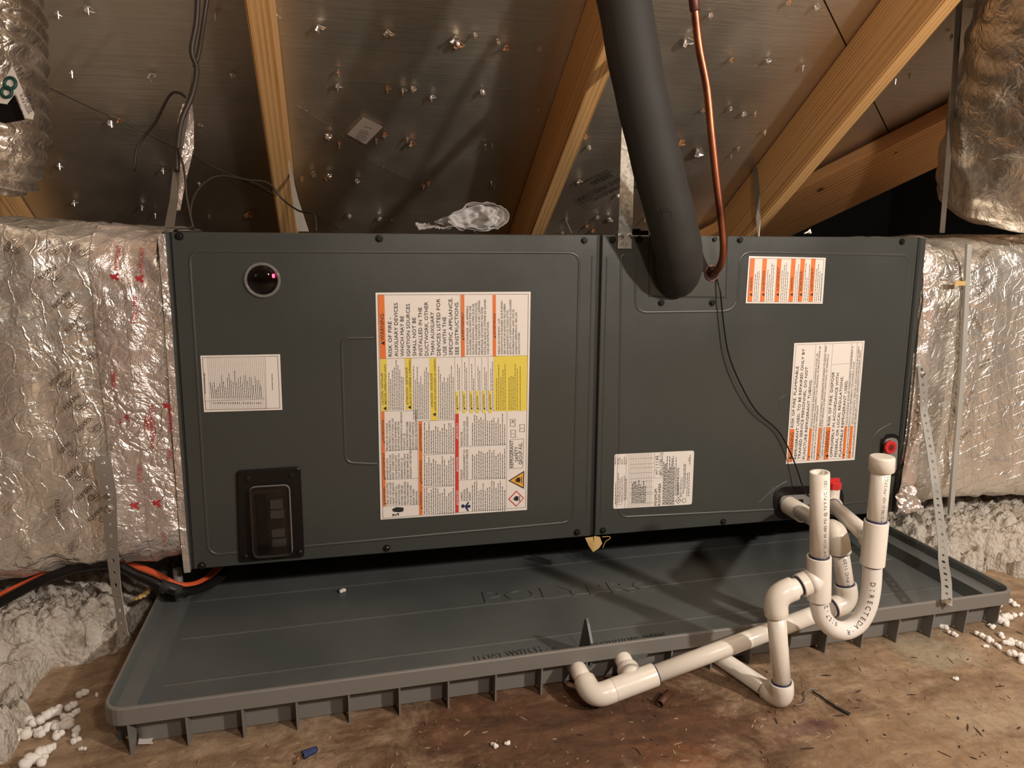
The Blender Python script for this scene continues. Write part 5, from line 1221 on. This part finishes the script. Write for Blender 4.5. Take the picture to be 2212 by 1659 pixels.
# ================================================================ SMALL THINGS
# clear plastic bag rolled on the cabinet
bg = Yp(1010, 500, .06)
def bagF(i, j):
    t = i; k = 1-.42*j
    if t < .3: x = -.088+t/.3*.06; z = .003+.010*t+.012*j*(1-t/.3)
    else:
        q = (t-.3)/.7; th = -math.pi/2+q*2*math.pi*1.3; rx, rz = .054*(1-.22*q)*k, .0245*(1-.25*q)*k; x = .020+rx*math.cos(th)*(1 if math.cos(th) > 0 else 1.2); z = .026+rz*math.sin(th)-(.008 if math.cos(th) < -.5 else 0)
    return bg+np.array([x, (j-.3)*.045, max(.001, z+.005*nz(x, j*.06, z, 55)+.003*nz(x, j*.1, t*3, 25))])
bagm = MB().grid(bagF, 100, 26, True)
def bagG(i, j):
    th = 2*math.pi*j; r_ = i; c_ = math.cos(th); x = .020+(.046 if c_ > 0 else .078)*r_*c_; z = .025-(.010*r_*max(0, -c_))+.021*r_*math.sin(th)*(1+min(0, c_)*.65); return bg+np.array([x, -.006+.030*(nz(x, z, 1, 45)+.5*nz(x, z, 2, 110)), max(.001, z)])
bagm.grid(bagG, 22, 60, True, True)
bag = bagm.build('plastic_bag', FILM, label='crumpled clear plastic bag lying on top of the cabinet', cat='bag')
sm_ = bag.modifiers.new('solid', 'SOLIDIFY'); sm_.thickness = .0006
# wire nut
wn = Zp(670, 1624, FZ+.005); wt = thing('wire_nut', wn, 'blue wire nut with stripped wires lying on the plywood at the front', 'wire nut')
d = unit([1, .45, 0.02]); MB().tube([wn-d*.010, wn+d*.008, wn+d*.010], [.0058, .0042, .003], 8, smooth=False).build('cap', NAVY, wt)
MB().tube([wn-d*.008, wn-d*.016+[0, -.002, .001], wn-d*.022+[0, -.006, -.003]], .0009, 6).build('wire', COPPER, wt); MB().tube([wn-d*.008, wn-d*.018+[0, .001, 0]], .0009, 6).build('wire', BRIGHT, wt)
# brown tube
p, q = Zp(1425, 1521, FZ+.006), Zp(1445, 1497, FZ+.006)
MB().hollow(p, q, .0058, .0044, 16).build('tube_scrap', BROWNT, label='short brown tube scrap lying under the sloping white pipe', cat='tube')
# black tie
p = [Zp(a, b, FZ+.003) for a, b in ((1755, 1493), (1785, 1513), (1808, 1528), (1835, 1542))]
MB().tube(p, [.0012, .0016, .0018, .0026], 6).build('cable_tie', TWIG, label='thin black strip lying on plywood right of the lowest elbow', cat='strip')
p = [Zp(a, b, FZ+.003) for a, b in ((1718, 1524), (1735, 1519), (1740, 1508), (1738, 1496), (1750, 1489), (1765, 1488))]
MB().tube(catmull(p, 5), .0009, 6).build('loose_wire', GRAYP, label='thin curled gray wire beside the lowest white elbow', cat='wire')
# white scrap at pan corner
z_ = FZ+.002; MB().prism([Zp(a, b, FZ+.004) for a, b in ((301, 1594), (325, 1592), (332, 1594), (327, 1600), (331, 1607), (298, 1608))], (0, 0, .0012)).build('paper_scrap', SCRAPW, label='small white notched scrap at the front left rib of the pan', cat='scrap')
# kraft flap under door seam
kp = MB(); kp.prism([Yp(a, b, .002) for a, b in ((1264, 1162), (1281, 1160), (1283, 1176), (1281, 1192), (1272, 1180))], (0, .001, 0)); kp.prism([Yp(a, b, .003) for a, b in ((1283, 1158), (1296, 1160), (1301, 1174), (1294, 1184), (1281, 1193), (1283, 1176))], (0, .001, 0))
kp.build('kraft_flap', KRAFT, label='torn yellow kraft paper hanging under the door seam', cat='paper')
MB().tube(catmull([Yp(1300, 1160, .002), Yp(1315, 1159, .002), Yp(1318, 1163, 0), Yp(1308, 1170, 0), Yp(1302, 1184, 0)], 4), .0007, 5).build('frayed_string', KRAFT, label='frayed string dangling beside the kraft flap', cat='string')
# twisted scrap at pan back left
p = catmull([Zp(286, 1296, PZ+.004), Zp(300, 1290, PZ+.008), Zp(315, 1282, PZ+.012), Zp(322, 1272, PZ+.016)], 6)
MB().tube(p, [.002+.006*math.sin(i/len(p)*3.0)*(1+.3*math.sin(i*2)) for i in range(len(p))], 9, squash=.5).build('tape_scrap', KRAFT, label='twisted dirty tape scrap at the back left pan corner', cat='scrap')
pm = Yp(385, 1252, .05); MB().tube([pm+[0, 0, .02], pm+[0, 0, -.035]], .0075, 14).build('pipe_stub', GRAYP, label='short pale pipe stub under the left cabinet corner', cat='pipe')
# connector on cabinet top beside strap
cn = Yp(1385, 506, .03); ct = thing('wire_connector', cn, 'black wire connector with white tip on cabinet top by the strap', 'connector')
MB().box(cn[0]-.020, cn[0]-.006, .02, .032, .002, .013).build('housing', BLACK, ct); MB().box(cn[0]-.004, cn[0]+.010, .02, .030, .002, .010).build('housing', BLACK, ct); MB().box(cn[0]+.010, cn[0]+.022, .022, .028, .004, .009).build('tip', SCRAPW, ct)
MB().tube([(cn[0]-.03, .026, .004), (cn[0]-.02, .026, .007), (cn[0]+.012, .025, .006)], .0022, 6).build('wire', BLACK, ct)
wb = Yp(1745, 506, .02); MB().tube([wb+[-.008, 0, .001], wb+[-.004, 0, .003], wb+[0, 0, .004], wb+[.003, 0, .008], wb+[.005, 0, .0015]], [.0012, .0015, .002, .0024, .003], 7).build('foam_crumb', FLUFF, label='white crumb on the cabinet top edge above the orange banded label', cat='crumb')
MB().tube([Yp(1225, 455, .25), Yp(1222, 475, .22), Yp(1235, 503, .18)], .0008, 5).build('loose_wire', GRAYP, label='hair-thin pale wire between middle rafter and the flat strap', cat='wire')
# splinters and grit on the plywood
gr_ = MB(); rg2 = random.Random(11)
for k in range(520):
    x, y = rg2.uniform(-.1, 1.6), rg2.uniform(-.62, -.28); L = rg2.uniform(.0006, .0045)*rg2.choice((1, 1, 1, 1.8)); a = rg2.uniform(0, 3.14); d = np.array([math.cos(a), math.sin(a), 0]); e = np.array([-d[1], d[0], 0])*rg2.uniform(.0004, .0012)
    p = np.array([x, y, FZ]); gr_.prism([p-d*L, p-e, p+d*L, p+e], (0, 0, rg2.uniform(.0006, .0016)))
gr_.build('wood_splinters', mat('splinter', (.38, .27, .18), .85), label='pale wood splinters and grit strewn over the plywood floor', cat='debris', kind='stuff', origin=(0, 0, FZ))
gr_ = MB()
for k in range(130):
    x, y = rg2.uniform(.3, 1.6), rg2.uniform(-.62, -.28); L = rg2.uniform(.0015, .006)*rg2.choice((1, 1, 1, 1.8)); a = rg2.uniform(0, 3.14); d = np.array([math.cos(a), math.sin(a), 0]); e = np.array([-d[1], d[0], 0])*rg2.uniform(.0005, .0016)
    p = np.array([x, y, FZ]); gr_.prism([p-d*L, p-e, p+d*L, p+e], (0, 0, rg2.uniform(.0004, .0014)))
gr_.build('dark_debris', mat('dark_debris', (.05, .03, .02), .9), label='dark bark-like debris strewn over the plywood floor', cat='debris', kind='stuff', origin=(0, 0, FZ))

for o in bpy.data.objects:
    if '_o' in o: del o['_o']
